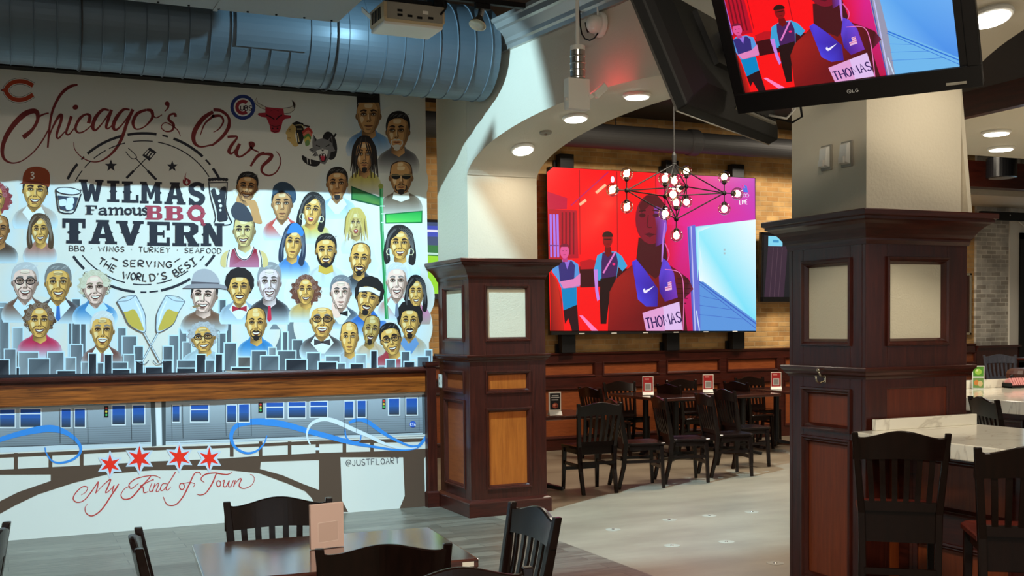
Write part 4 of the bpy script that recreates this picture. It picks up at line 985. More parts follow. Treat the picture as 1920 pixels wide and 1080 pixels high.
    if 'hoop' in ac:
        for e in (-1, 1): P.ring(*T(e*1.05, .55), .26*w, .22*h, 1.2*w/18, (236, 226, 180), n=14)
    if 'cap' in ac:
        sp([(-1.15, -.45), (-1.12, -1.1), (-.7, -1.55), (.2, -1.68), (1.0, -1.45), (1.2, -.9), (1.15, -.35), (.6, -.6), (-.4, -.62)], (150, 66, 34)); sp([(-1.45, -.42), (-.8, -.66), (.4, -.64), (1.1, -.38), (.4, -.48), (-.8, -.46)], (112, 44, 26))
        a3 = T(-.45, -.80); lettering(P, '3', (a3[0] - 1, a3[1] - 1), (a3[0] + 6.5, a3[1] - 1), 12, 2.4, (240, 236, 230))
    if 'beret' in ac:
        sp([(-1.0, -.6), (-.9, -1.25), (-.2, -1.6), (.7, -1.5), (1.35, -1.0), (1.4, -.35), (1.05, -.1), (.9, -.6), (0, -.95)], (52, 74, 96)); skp([(-1.0, -.62), (0, -.98), (1.0, -.4)], 1.6, (30, 40, 54))
    if 'fedora' in ac:
        sp([(-1.15, -.75), (-1.0, -1.5), (-.3, -1.85), (.5, -1.75), (1.05, -1.3), (1.15, -.8), (0, -.6)], (176, 172, 178)); P.poly(q((-1.15, -.95), (1.12, -1.0), (1.16, -.75), (-1.15, -.68)), (92, 84, 92))
        sp([(-1.85, -.45), (-1.1, -.78), (1.1, -.9), (1.8, -.75), (1.7, -.55), (1.0, -.62), (-.6, -.5)], (150, 144, 150)); skp([(-1.85, -.43), (-.6, -.5), (1.0, -.6), (1.75, -.56)], 1.6, (84, 72, 72))
        skp([(-.25, .62), (-.75, .72), (-.95, .80)], 3.2, (150, 120, 84)); el(-.98, .82, .14, .1, (226, 220, 210), 8)
    if 'band' in ac:
        P.poly(q((-1.02, -.62), (0, -.78), (1.02, -.62), (1.04, -.30), (0, -.48), (-1.04, -.30)), (238, 240, 240)); skp([(-1.04, -.29), (0, -.47), (1.04, -.29)], 1.0, (80, 84, 90))
    if 'bluehair' in ac:
        sp([(-.9, -.6), (-.5, -1.3), (.3, -1.38), (1.0, -.9), (.9, -.55), (.3, -.75), (-.3, -.7)], (60, 130, 220))
    if 'jersey' in ac:
        P.poly(q((-1.35, 1.35), (-.8, 1.15), (-.5, 1.7), (0, 1.9), (.5, 1.7), (.8, 1.1), (1.4, 1.35), (1.5, 2.5), (-1.45, 2.5)), [(150, 24, 44)]*7 + [(190, 120, 150)]*2)
        skp([(-.85, 1.12), (-.55, 1.68), (0, 1.92), (.5, 1.68), (.85, 1.05)], 5, (244, 244, 246)); skp([(-.92, 1.14), (-.60, 1.72), (0, 1.98), (.56, 1.72), (.92, 1.07)], 1.6, (30, 26, 34))
        for e in (-1, 1): skp([(e*1.3, 1.3), (e*1.5, 1.9), (e*1.55, 2.5)], 4, (244, 244, 246)); skp([(e*1.42, 1.3), (e*1.64, 1.9), (e*1.68, 2.5)], 1.3, (30, 26, 34)); sp([(e*1.5, 1.3), (e*2.1, 1.6), (e*2.3, 2.3), (e*1.8, 2.5), (e*1.75, 1.9)], sk)
    if 'hand' in ac:
        sp([(-.8, .5), (-.45, .8), (-.3, 1.2), (.0, 1.6), (-.6, 1.7), (-.95, 1.1)], sk)
        for k in range(3): skp([(-.85 + .16*k, .5 + .1*k), (-.5 + .12*k, 1.1)], 1.0, dk)
    if 'cheekhand' in ac:
        sp([(.0, 1.05), (.8, .9), (1.2, 1.2), (1.6, 2.0), (1.9, 2.7), (1.0, 2.6), (.6, 1.7)], sk); sp([(-1.0, 1.2), (-.2, 1.3), (.5, 1.8), (.9, 2.6), (-.8, 2.6), (-1.4, 1.9)], (60, 62, 74))
    o = P.build('portrait', M['paint'], mural); o['label'] = a['l']
    P = MP(.0012 + i*.00003); P.glow(cx, cy + h*.3, w*2.5, h*2.0, a.get('glow', GLOW), BG, 28); P.build('painted_halo', M['paint'], o)
    col = a.get('cloth')
    if col:
        P = MP(.0034 - .00001*(40 - i)); gl = a.get('glow', GLOW); s = a.get('sh', 1.0); rows = []; nc = 12
        for v, hw_, f_ in ((.72, .5, 0), (1.0, .78, 0), (1.16, 1.2, 0), (1.36, 1.6, .05), (1.65, 1.86, .22), (1.95, 1.98, .5), (2.25, 1.95, .8), (2.5, 1.8, 1)):
            rows.append([((cx + (-1 + 2*k/nc)*hw_*s*w, cy + (v + .10*(1 - (2*k/nc - 1)**2)*(v < 1.5))*h), mixc(mixc(col, dk, .12 if k % 4 == 1 else 0), gl, min(1, f_ + max(0, abs(2*k/nc - 1) - .8)*1.6))) for k in range(nc + 1)])
        ids = [P._add([q_[0] for q_ in r], None) for r in rows]
        for r in range(len(rows) - 1):
            for k in range(nc): P.f.append([ids[r][k], ids[r][k + 1], ids[r + 1][k + 1], ids[r + 1][k]]); P.c.append([rows[r][k][1], rows[r][k + 1][1], rows[r + 1][k + 1][1], rows[r + 1][k][1]])
        P.build('painted_clothing', M['paint'], o)

Yk, Bk, Pk, Dk = (232, 178, 92), (204, 148, 92), (246, 206, 190), (190, 132, 76)
G_, K_, BR = (196, 196, 198), (30, 26, 28), (96, 60, 44)
def p(l, c, w, h, **k): PORT.append(dict(l=l, c=c, w=w, h=h, **k))
p('portrait with a rust cap marked 3', (66, 359), 20, 27, acc='cap', skin=Yk, cloth=(190, 170, 156), shirt=(236, 238, 238), hair=K_, tilt=4)
p('portrait of a smiling woman with long streaked hair', (75, 432), 15, 23, style='long', hair=(84, 60, 40), skin=Yk, cloth=(176, 120, 104), tilt=-3)
p('portrait of a bald man cut by the picture edge', (-2, 432), 17, 24, style='bald', skin=Dk, cloth=(84, 62, 50))
p('portrait with bright red curls at the far left', (-8, 372), 16, 24, style='curlybig', hair=(150, 62, 66), skin=Yk)
p('portrait of a white-haired man in big glasses', (47, 530), 21, 29, style='gray', hair=G_, skin=Pk, acc='glasses', cloth=(112, 72, 54), shirt=(214, 232, 240), old=1)
p('portrait of a grey-haired man with blue tie', (109, 532), 21, 29, style='gray', hair=(126, 124, 124), skin=Yk, cloth=(66, 56, 60), shirt=(220, 236, 242), tie=(54, 110, 190), old=1)
p('portrait of a woman with pale curls', (178, 541), 20, 26, style='curly', hair=(206, 196, 168), skin=Pk, cloth=(60, 130, 190), shirt=(190, 222, 240), tilt=-4)
p('portrait of a woman in a red jacket', (74, 603), 20, 27, style='curly', hair=(110, 80, 60), skin=Yk, cloth=(200, 44, 84))
p('portrait of an old man with white moustache', (192, 621), 19, 29, style='gray', hair=(214, 216, 216), skin=Yk, cloth=(112, 66, 56), shirt=(232, 240, 244), tie=(150, 110, 110), beard='m', bcol=(228, 226, 220), old=1)
p('portrait in a grey fedora with a cigar', (383, 556), 21, 27, style='slick', skin=Pk, acc='fedora', cloth=(120, 84, 64), tilt=4, turn=-.2)
p('portrait of a curly grey-haired woman in glasses', (381, 634), 19, 23, style='curly', hair=(170, 172, 178), skin=Yk, acc='glasses', cloth=(176, 196, 206), tilt=-6, old=1)
p('portrait of a woman with short sleek hair', (463, 352), 17, 23, style='slick', hair=K_, skin=Bk, acc='hoop cheekhand', glow=(216, 214, 208), tilt=6)
p('portrait of a man in a navy beret', (529, 384), 17, 26, style='short', skin=Bk, acc='beret', cloth=(206, 70, 60), shirt=(236, 236, 236), mouth='closed')
p('portrait of a woman with long dark hair', (586, 395), 16, 24, style='long', skin=Yk, cloth=(214, 190, 96), mouth='open', acc='hoop', tilt=8, turn=-.15)
p('portrait of a man with tied back locks', (632, 346), 17, 25, style='slick', skin=Bk, cloth=(170, 196, 216), shirt=(226, 234, 240), mouth='closed', beard='g')
p('portrait of a boy with a flat top', (691, 218), 20, 29, style='flattop', skin=Bk, cloth=(96, 136, 180), mouth='closed', glow=(196, 206, 216))
p('portrait of a man with a grey goatee', (746, 248), 19, 30, style='short', skin=Bk, cloth=(84, 80, 82), mouth='closed', beard='mgr', bcol=(196, 190, 180), glow=(206, 202, 196), turn=-.2)
p('portrait with long black braids', (683, 292), 15, 28, style='dreads', hair=(36, 30, 30), skin=Bk, cloth=(196, 176, 84), mouth='closed', beard='mg', glow=(206, 204, 196))
p('portrait of a bald man in sunglasses', (752, 334), 19, 27, style='bald', skin=Bk, shades=1, cloth=(104, 84, 66), turtle=(226, 220, 206), mouth='closed', beard='mgr', bcol=(40, 30, 26), glow=(196, 190, 180))
p('portrait of a basketball player in a red jersey', (458, 434), 18, 26, style='bald', skin=(222, 196, 130), acc='jersey', turn=-.2)
p('portrait of a woman with blue hair', (550, 456), 15, 26, style='longwave', hair=(44, 52, 74), skin=Yk, acc='bluehair', cloth=(70, 130, 200), mouth='closed', tilt=6)
p('portrait with long blond locks', (667, 419), 13, 22, style='dreads', hair=(206, 178, 96), skin=(206, 176, 112), cloth=(220, 218, 200), mouth='open')
p('portrait of a laughing man in a yellow collar', (611, 472), 17, 26, style='short', skin=Yk, beard='mgf', turtle=(214, 176, 70), cloth=(206, 214, 214))
p('portrait of a laughing bald man', (675, 487), 17, 27, style='bald', skin=Yk, beard='mgr', cloth=(56, 60, 68), tilt=5)
p('portrait of a smiling woman with big hoops', (750, 458), 18, 25, style='longwave', hair=(42, 36, 36), skin=Yk, acc='hoop', cloth=(226, 234, 238))
p('portrait with an afro and red bow tie', (449, 541), 18, 26, style='afro', skin=Yk, beard='m', bow=(176, 40, 60), shirt=(230, 238, 242), cloth=(150, 170, 190))
p('portrait of a stern grey-haired man', (505, 531), 19, 30, style='gray', hair=(150, 150, 154), skin=(232, 210, 210), cloth=(50, 44, 48), tie=(200, 40, 70), old=1)
p('portrait of a woman with a cloud of curls', (573, 545), 15, 23, style='curlybig', hair=(112, 66, 50), skin=Yk, cloth=(206, 166, 90))
p('portrait in a tuxedo with hand on cheek', (639, 550), 17, 26, style='slick', hair=(120, 124, 132), skin=Pk, acc='hand', bow=(30, 28, 32), shirt=(226, 236, 242), cloth=(70, 80, 96), old=1, mouth='closed')
p('portrait of a player in a white headband', (690, 560), 18, 28, style='afro', skin=Yk, acc='band', cloth=(40, 100, 190), beard='mg', tilt=12)
p('portrait of a white-haired man in a suit', (744, 529), 17, 28, style='gray', hair=(206, 210, 216), skin=Pk, cloth=(206, 150, 140), shirt=(220, 234, 242), tie=(120, 130, 150))
p('portrait of a woman with long black hair', (780, 549), 13, 23, style='long', hair=K_, skin=Yk, cloth=(214, 130, 170), glow=(180, 160, 150))
p('portrait of a bald man in a blue shirt', (480, 608), 17, 27, style='bald', skin=Yk, beard='mgr', cloth=(50, 130, 196))
p('portrait of an old man in glasses and bow tie', (604, 601), 20, 28, style='gray', hair=(222, 224, 222), skin=Yk, acc='glasses', beard='m', bcol=(226, 224, 216), bow=(70, 62, 64), shirt=(226, 232, 234), cloth=(70, 62, 62), old=1)
p('portrait of a bald man in a grey shirt', (655, 634), 15, 26, style='bald', skin=Yk, cloth=(176, 190, 200), mouth='closed')
p('portrait of a slim bald man leaning his head', (696, 619), 14, 24, style='bald', skin=(196, 158, 84), cloth=(206, 180, 150), beard='mg', tilt=8, mouth='smile')
p('portrait of a man in glasses leaning his head', (733, 638), 17, 25, style='short', skin=Yk, acc='glasses', cloth=(176, 60, 70), tilt=-12)
p('portrait of a man in a beige jacket', (768, 604), 16, 27, style='afro', skin=Yk, cloth=(186, 164, 134), shirt=(110, 150, 200), beard='mg')
for i, a in enumerate(PORT): portrait(i, a)

# ---- big red script
RED = (122, 40, 40)
P = MP(.0022)
def S1(pts, w, c=RED): P.stroke(Z1(*pts), [x/4.155 for x in w] if isinstance(w, list) else w/4.155, c, n=6)
def S2(pts, w, c=RED): P.stroke(Z2(*pts), [x/4.155 for x in w] if isinstance(w, list) else w/4.155, c, n=6)
S1([(178, 655), (200, 640), (255, 590), (292, 520), (288, 462), (250, 450), (180, 482), (100, 565), (42, 660), (18, 750), (32, 820), (90, 854), (170, 838), (260, 770), (330, 680), (385, 580)], [34, 36, 24, 26, 36, 40, 44, 40, 36, 30, 22, 12, 9, 10, 12, 10])
S1([(300, 495), (340, 475), (380, 465)], [18, 14, 10])
S1([(605, 245), (540, 262), (470, 325), (412, 440), (388, 560), (372, 735)], [12, 26, 24, 20, 18, 14]); S1([(372, 690), (400, 600), (448, 505), (478, 480), (474, 530), (442, 630), (455, 662), (505, 610)], [8, 12, 22, 26, 24, 20, 14, 8])
S1([(556, 490), (535, 555), (515, 620), (540, 630), (585, 575)], [24, 22, 18, 12, 8]); P.ell(*Z1((588, 420))[0], 5.5, 4.6, RED, rot=-.3)
S1([(690, 545), (700, 490), (670, 475), (620, 510), (588, 580), (610, 618), (660, 605), (720, 555)], [30, 26, 16, 24, 22, 14, 10, 8])
S1([(850, 445), (800, 440), (745, 500), (722, 570), (745, 598), (800, 540), (868, 440)], [14, 22, 30, 30, 18, 10, 14]); S1([(868, 440), (835, 540), (828, 580), (850, 582), (890, 545)], [26, 24, 18, 10, 8])
S1([(1010, 440), (960, 440), (905, 505), (882, 570), (905, 596), (960, 545), (1035, 437)], [14, 22, 30, 30, 18, 10, 14]); S1([(1035, 437), (990, 540), (945, 670), (885, 765), (800, 832), (720, 845), (640, 812), (584, 750), (573, 690)], [26, 26, 26, 20, 12, 9, 8, 7, 4])
S1([(1140, 440), (1070, 470), (1036, 540), (1060, 590), (1125, 572), (1185, 505), (1180, 450), (1140, 440)], [18, 26, 26, 12, 10, 22, 28, 18]); S1([(1180, 470), (1215, 502), (1262, 478)], [12, 9, 8])
P.ell(*Z1((1302, 392))[0], 4.6, 4.4, RED); S1([(1312, 395), (1308, 425), (1282, 455)], [20, 14, 5])
S1([(1368, 495), (1362, 472), (1325, 480), (1315, 515), (1352, 555), (1340, 600), (1290, 608), (1256, 575), (1285, 540), (1335, 560), (1385, 600), (1406, 648)], [22, 18, 16, 22, 22, 16, 10, 8, 8, 9, 8, 5])
P.stroke(Z1((1560, 640), (1595, 550), (1660, 490)) + Z2((0, 490), (55, 488), (78, 530), (45, 588), (0, 615)), [1.5, 3.2, 5, 6, 4.5, 3.5, 2.5, 1.2], RED, n=6)
P.stroke(Z1((1660, 455), (1580, 510), (1515, 610), (1512, 690), (1560, 728), (1640, 715)) + Z2((0, 710), (70, 650), (118, 575), (118, 500), (60, 448), (0, 440)), [6, 8.5, 9, 7, 3.4, 3, 4, 6, 7, 5, 6, 6], RED, n=6)
S2([(110, 652), (150, 648), (186, 655), (140, 720), (122, 765), (150, 778), (205, 705)], [20, 20, 14, 26, 28, 12, 10]); S2([(205, 705), (178, 775), (205, 806), (262, 772), (312, 712), (285, 700), (300, 742), (355, 770)], [24, 30, 14, 16, 28, 22, 14, 10])
S2([(400, 775), (345, 800), (290, 880)], [24, 24, 16]); S2([(310, 850), (370, 790), (450, 790), (440, 825), (385, 878), (380, 925), (430, 952), (490, 925), (525, 850), (512, 790), (488, 762)], [10, 14, 28, 30, 24, 18, 13, 11, 9, 7, 4])
P.build('red_script_lettering', M['paint'], mural)

# ---- tavern emblem
INK = (40, 40, 50)
P = MP(.0026)
ec = (269, 399)
def earc(a0, a1, k, w):
    P.ring(ec[0], ec[1], 157*k, 149*k, w, INK, math.radians(a0), math.radians(a1), n=max(2, int(abs(a1 - a0)/3)))
for a in ((205, 218), (222, 225), (228, 256), (259, 279), (283, 287), (291, 315), (318, 323), (326, 336)): earc(*a, 1, 5 if a[1] - a[0] > 6 else 3.4)
for a in ((206, 216), (219, 226), (229, 240), (243, 256), (262, 277), (281, 330)): earc(*a, .905, 2)
for a in ((147, 135), (118, 96), (92, 88), (86, 80), (78, 56), (42, 32)): earc(*a, 1, 5 if abs(a[1] - a[0]) > 6 else 3)
for a in ((144, 104), (98, 84), (80, 68), (64, 54), (49, 45), (42, 37)): earc(*a, .905, 2.2)
for (sx, sy, r) in ((208, 311, 12), (323, 312, 11)):
    P.poly([(sx + (r if k % 2 == 0 else r*.42)*math.sin(PI*k/5), sy - (r if k % 2 == 0 else r*.42)*math.cos(PI*k/5)) for k in range(10)], INK)
P.stroke(Z1((1150, 915), (1218, 985)), 4.6, INK); P.stroke(Z1((1055, 815), (1150, 915)), 1.8, INK); P.stroke(Z1((978, 765), (1020, 815), (1050, 822), (1065, 810), (1045, 780), (998, 738)), 1.5, INK, n=5)
P.stroke(Z1((1042, 915), (985, 972)), 4.6, INK); P.stroke(Z1((1135, 822), (1040, 918)), 1.8, INK); P.poly(Z1((1165, 733), (1220, 770), (1163, 838), (1107, 795)), INK)
for k in range(3): P.poly(Z1((1152 + k*19, 752 + k*11), (1162 + k*19, 758 + k*11), (1136 + k*19, 792 + k*11), (1126 + k*19, 786 + k*11)), BG)
SLAB = {
 'I': ([[(.28, 0), (.72, 0), (.72, 1), (.28, 1)], [(0, 0), (1, 0), (1, .13), (0, .13)], [(0, .87), (1, .87), (1, 1), (0, 1)], [(.16, .5), (.3, .42), (.7, .42), (.84, .5), (.7, .58), (.3, .58)]], []),
 'L': ([[(.12, 0), (.5, 0), (.5, 1), (.12, 1)], [(0, 0), (.64, 0), (.64, .12), (0, .12)], [(0, .86), (1, .86), (1, 1), (0, 1)], [(.84, .62), (1, .62), (1, 1), (.84, 1)], [(.03, .5), (.14, .42), (.5, .42), (.6, .5), (.5, .58), (.14, .58)]], []),
 'W': ([[(.05, 0), (.3, 0), (.37, .55), (.45, .2), (.6, .2), (.68, .55), (.74, 0), (.97, 0), (.78, 1), (.62, 1), (.53, .6), (.42, 1), (.25, 1)], [(0, 0), (.36, 0), (.36, .11), (0, .11)], [(.66, 0), (1, 0), (1, .11), (.66, .11)], [(.10, .45), (.04, .5), (.12, .55)]], []),
 'M': ([[(.08, 0), (.3, 0), (.5, .5), (.7, 0), (.92, 0), (.92, 1), (.68, 1), (.68, .42), (.55, .8), (.45, .8), (.32, .42), (.32, 1), (.08, 1)], [(0, 0), (.3, 0), (.3, .11), (0, .11)], [(.7, 0), (1, 0), (1, .11), (.7, .11)], [(0, .88), (.4, .88), (.4, 1), (0, 1)], [(.6, .88), (1, .88), (1, 1), (.6, 1)], [(.92, .44), (1, .5), (.92, .56)]], []),
 'A': ([[(.36, 0), (.66, 0), (.95, 1), (.66, 1), (.60, .76), (.38, .76), (.32, 1), (.05, 1)], [(.26, 0), (.72, 0), (.72, .1), (.26, .1)], [(0, .88), (.40, .88), (.40, 1), (0, 1)], [(.58, .88), (1, .88), (1, 1), (.58, 1)], [(.26, .44), (.16, .52), (.24, .6)], [(.74, .44), (.86, .52), (.78, .6)]], [[(.5, .24), (.575, .58), (.42, .58)]]),
 'T': ([[(.30, 0), (.70, 0), (.70, 1), (.30, 1)], [(0, 0), (1, 0), (1, .17), (0, .17)], [(0, 0), (.14, 0), (.14, .38), (.0, .38)], [(.86, 0), (1, 0), (1, .38), (.86, .38)], [(.16, .87), (.84, .87), (.84, 1), (.16, 1)], [(.18, .55), (.32, .47), (.68, .47), (.82, .55), (.68, .63), (.32, .63)]], []),
 'V': ([[(.06, 0), (.36, 0), (.52, .55), (.68, 0), (.94, 0), (.62, 1), (.40, 1)], [(0, 0), (.42, 0), (.42, .12), (0, .12)], [(.6, 0), (1, 0), (1, .12), (.6, .12)], [(.24, .42), (.14, .48), (.28, .56)], [(.76, .42), (.86, .48), (.72, .56)]], []),
 'E': ([[(.1, 0), (.45, 0), (.45, 1), (.1, 1)], [(0, 0), (1, 0), (1, .14), (0, .14)], [(.86, 0), (1, 0), (1, .34), (.86, .34)], [(.4, .43), (.74, .43), (.74, .56), (.4, .56)], [(.68, .34), (.76, .34), (.76, .65), (.68, .65)], [(0, .86), (1, .86), (1, 1), (0, 1)], [(.86, .64), (1, .64), (1, 1), (.86, 1)]], []),
 'R': ([[(.1, 0), (.42, 0), (.42, 1), (.1, 1)], [(.1, 0), (.78, 0), (.96, .12), (.96, .4), (.78, .54), (.1, .54)], [(.44, .5), (.72, .5), (.94, .9), (.62, .9)], [(0, 0), (.2, 0), (.2, .12), (0, .12)], [(0, .87), (.52, .87), (.52, 1), (0, 1)], [(.58, .87), (1, .87), (1, 1), (.58, 1)]], [[(.42, .14), (.60, .14), (.66, .2), (.66, .34), (.60, .4), (.42, .4)]]),
 'N': ([[(.1, 0), (.34, 0), (.34, 1), (.1, 1)], [(.68, 0), (.92, 0), (.92, 1), (.68, 1)], [(.1, 0), (.4, 0), (.92, 1), (.62, 1)], [(0, 0), (.4, 0), (.4, .11), (0, .11)], [(.58, 0), (1, 0), (1, .11), (.58, .11)], [(0, .88), (.44, .88), (.44, 1), (0, 1)], [(.02, .5), (.1, .44), (.1, .56)]], []),
 'B': ([[(.1, 0), (.45, 0), (.45, 1), (.1, 1)], [(.1, 0), (.8, 0), (.95, .12), (.95, .36), (.82, .48), (1, .6), (1, .88), (.82, 1), (.1, 1)], [(0, 0), (.2, 0), (.2, .12), (0, .12)], [(0, .88), (.2, .88), (.2, 1), (0, 1)]], [[(.44, .14), (.64, .14), (.66, .24), (.64, .4), (.44, .4)], [(.44, .58), (.66, .58), (.7, .7), (.66, .86), (.44, .86)]]),
 'F': ([[(.12, 0), (.48, 0), (.48, 1), (.12, 1)], [(0, 0), (1, 0), (1, .15), (0, .15)], [(.84, 0), (1, 0), (1, .36), (.84, .36)], [(.4, .42), (.76, .42), (.76, .56), (.4, .56)], [(0, .87), (.62, .87), (.62, 1), (0, 1)]], []),
}
def slab(ch, x0, x1, y0, y1, col, slope=.018):
    def f(u, v): x = x0 + u*(x1 - x0); return (x, y0 + v*(y1 - y0) + (x - x0)*slope)
    for pl in SLAB[ch][0]: P.poly([f(*q_) for q_ in pl], col)
    for pl in SLAB[ch][1]: P.poly([f(*q_) for q_ in pl], BG)
def b3(ch, x0, x1, y0, y1, col=INK): (a0, c0_), (a1, c1_) = Z3((x0, y0), (x1, y1)); slab(ch, a0, a1, c0_, c1_, col)
for ch, x0, x1, y0, y1 in (('W', 675, 888, 166, 355), ('I', 918, 1022, 176, 360), ('L', 1045, 1188, 182, 366), ('M', 1198, 1388, 185, 372), ('A', 1408, 1592, 190, 380), ('T', 535, 733, 500, 715), ('A', 760, 1003, 512, 718), ('V', 996, 1232, 520, 728), ('E', 1262, 1456, 528, 735), ('R', 1478, 1708, 535, 737), ('N', 1722, 1922, 540, 737), ('F', 732, 832, 388, 468)):
    b3(ch, x0, x1, y0, y1)
def S3(pts, w, c=INK, n=5): P.stroke(Z3(*pts), [x/4.571 for x in w] if isinstance(w, list) else w/4.571, c, n=n)
S3([(1740, 255), (1725, 215), (1685, 205), (1640, 230), (1650, 275), (1700, 295), (1735, 325), (1715, 368), (1665, 375), (1628, 340)], [34, 30, 34, 44, 48, 50, 48, 42, 36, 34])
P.poly(Z3((1735, 200), (1748, 200), (1748, 270), (1735, 262)), INK); P.poly(Z3((1620, 320), (1634, 325), (1634, 385), (1620, 385)), INK)
FL = (140, 36, 46)
P.poly([tuple(x) for x in cat_rom(Z3((1598, 105), (1592, 150), (1628, 170), (1630, 200), (1600, 222), (1568, 200), (1568, 165), (1580, 175), (1582, 140), (1598, 105)), 4)], FL); P.poly(Z3((1600, 165), (1612, 195), (1600, 212), (1588, 195)), (206, 190, 180))
# "amous"
for dx in (842,):
    S3([(dx + 8, 425), (dx + 45, 412), (dx + 62, 430), (dx + 62, 466), (dx + 78, 466)], [12, 14, 20, 20, 14]); S3([(dx + 62, 440), (dx + 20, 442), (dx + 10, 460), (dx + 40, 466), (dx + 62, 455)], [10, 14, 18, 14, 10])
S3([(928, 416), (950, 416), (950, 468)], [12, 18, 20]); S3([(950, 430), (985, 412), (1000, 425), (1000, 468)], [10, 16, 20, 20]); S3([(1000, 430), (1030, 412), (1046, 425), (1046, 468)], [10, 16, 20, 20]); S3([(932, 468), (968, 468)], 10); S3([(984, 468), (1014, 468)], 10); S3([(1032, 468), (1062, 468)], 10)
o_ = Z3((1098, 442))[0]; P.ring(o_[0], o_[1], 5.6, 5, 4, INK, n=16)
S3([(1130, 416), (1150, 416), (1150, 455), (1170, 468), (1196, 455)], [12, 18, 20, 16, 12]); S3([(1180, 416), (1200, 416), (1200, 468), (1216, 468)], [12, 18, 20, 14])
S3([(1262, 425), (1240, 412), (1222, 428), (1244, 442), (1262, 455), (1240, 470), (1220, 460)], [14, 14, 16, 18, 16, 14, 12])
BQ = (168, 62, 78)
b3('B', 1245, 1390, 390, 510, BQ); b3('B', 1410, 1570, 396, 515, BQ)
o_ = Z3((1682, 455))[0]; P.ring(o_[0], o_[1], 12.5, 11.5, 7.6, BQ, n=24); P.poly(Z3((1598, 452), (1612, 440), (1612, 466)), BQ); P.poly(Z3((1752, 448), (1766, 458), (1752, 472)), BQ); S3([(1690, 490), (1730, 520), (1740, 555), (1760, 548)], [26, 30, 22, 14], BQ)
a_, b_ = Z3((595, 778), (1897, 800)); lettering(P, 'BBQ . WINGS . TURKEY . SEAFOOD', a_, b_, 9.4, 1.25, INK, gap=.34)
a_, b_ = Z5((1038, 86), (1448, 98)); lettering(P, 'SERVING', a_, b_, 11.5, 1.9, INK, gap=.35)
P.stroke(Z5((945, 14), (996, 38)), 2, INK); P.stroke(Z5((1474, 50), (1520, 20)), 2, INK)
a_, b_ = Z5((826, 58), (962, 140)); lettering(P, 'THE', a_, b_, 12, 2.0, INK, gap=.35)
a_, b_ = Z5((1034, 188), (1240, 214)); lettering(P, 'WORL', a_, b_, 13, 2.0, INK, gap=.3); a_, b_ = Z5((1270, 212), (1412, 192)); lettering(P, "D'S", a_, b_, 13, 2.0, INK, gap=.3)
a_, b_ = Z5((1482, 172), (1662, 58)); lettering(P, 'BEST', a_, b_, 12, 2.0, INK, gap=.35)
# glass of whiskey, glass of beer
S3([(478, 258), (500, 420), (530, 450), (580, 458), (640, 440), (696, 290)], 10); o_ = Z3((585, 266))[0]; P.ell(o_[0], o_[1], 24, 7.4, INK, rot=.10); P.ell(o_[0], o_[1], 22, 5.6, (224, 230, 234), rot=.10)
P.poly(Z3((494, 305), (672, 322), (640, 425), (580, 440), (515, 420)), (58, 66, 84))
for (x, y) in ((535, 365), (600, 350), (590, 395)): P.poly([tuple(z) for z in cat_rom(Z3((x - 30, y - 22), (x + 26, y - 28), (x + 32, y + 22), (x - 22, y + 30), (x - 30, y - 22)), 3)], (222, 232, 238)); 
P.stroke([(391, 340), (394, 365), (402, 397), (404, 410), (401, 418)], 2, INK); P.stroke([(426, 341), (425, 364), (423, 386), (430, 408), (434, 416), (430, 421), (412, 423)], 2, INK); P.stroke([(392, 343), (426, 342)], 1.6, INK)
P.poly([tuple(z) for z in cat_rom([(395, 357), (402, 353), (408, 366), (414, 353), (424, 352), (421, 384), (427, 410), (418, 415), (408, 413), (406, 392), (395, 357)], 4)], INK)
for (x, y, r) in ((408.5, 362, 3.4), (411.5, 377, 3), (413.5, 386, 3), (413, 394, 2.4)): P.ell(x, y, r, r, BG, n=12)
for k in range(7): P.ell(393 + k*5.2, 337 - 1.2*math.sin(k*.5), 3.6, 3.2, INK, n=10)
P.build('tavern_emblem', M['paint'], mural)

# ---- team emblems
P = MP(.0024)
cp = [(258, 252), (205, 225), (140, 218), (80, 238), (46, 287), (78, 340), (132, 362), (195, 356), (258, 322)]
for w_, c_ in ((52, (34, 28, 34)), (46, (232, 226, 214)), (33, (186, 66, 34))): P.stroke(Z1(*cp), w_/4.155, c_)
P.poly(Z1((2, 287), (52, 262), (52, 312)), (34, 28, 34)); P.poly(Z1((12, 287), (60, 258), (60, 316)), (186, 66, 34))
P.build('letter_emblem', M['paint'], mural)
P = MP(.0024); o_ = Z2((230, 420))[0]
P.ell(*o_, 23.6, 23.6, (44, 58, 122)); P.ell(*o_, 17.2, 17.2, (236, 230, 220)); P.ring(*o_, 11, 11, 6.6, (156, 44, 54), math.radians(50), math.radians(312))
a_, b_ = Z2((212, 444), (300, 444)); lettering(P, 'UBS', a_, b_, 8.5, 2.1, (60, 40, 50)); P.build('round_team_emblem', M['paint'], mural)
P = MP(.0024); RB = (172, 40, 54)
for pts in (((410, 440), (370, 425), (328, 395), (322, 375), (335, 345), (345, 385), (375, 402), (412, 418)), ((545, 428), (600, 420), (625, 405), (635, 385), (612, 365), (640, 400), (632, 440), (600, 465), (548, 470))):
    P.poly(Z2(*pts), (214, 204, 186)); P.stroke(Z2(*pts), .9, (70, 36, 34), smooth=False)
P.poly(Z2((405, 418), (470, 425), (545, 430), (552, 478), (606, 485), (600, 505), (556, 512), (540, 530), (525, 590), (512, 615), (480, 622), (448, 610), (438, 560), (412, 500), (372, 495), (345, 478), (352, 465), (405, 462)), RB)
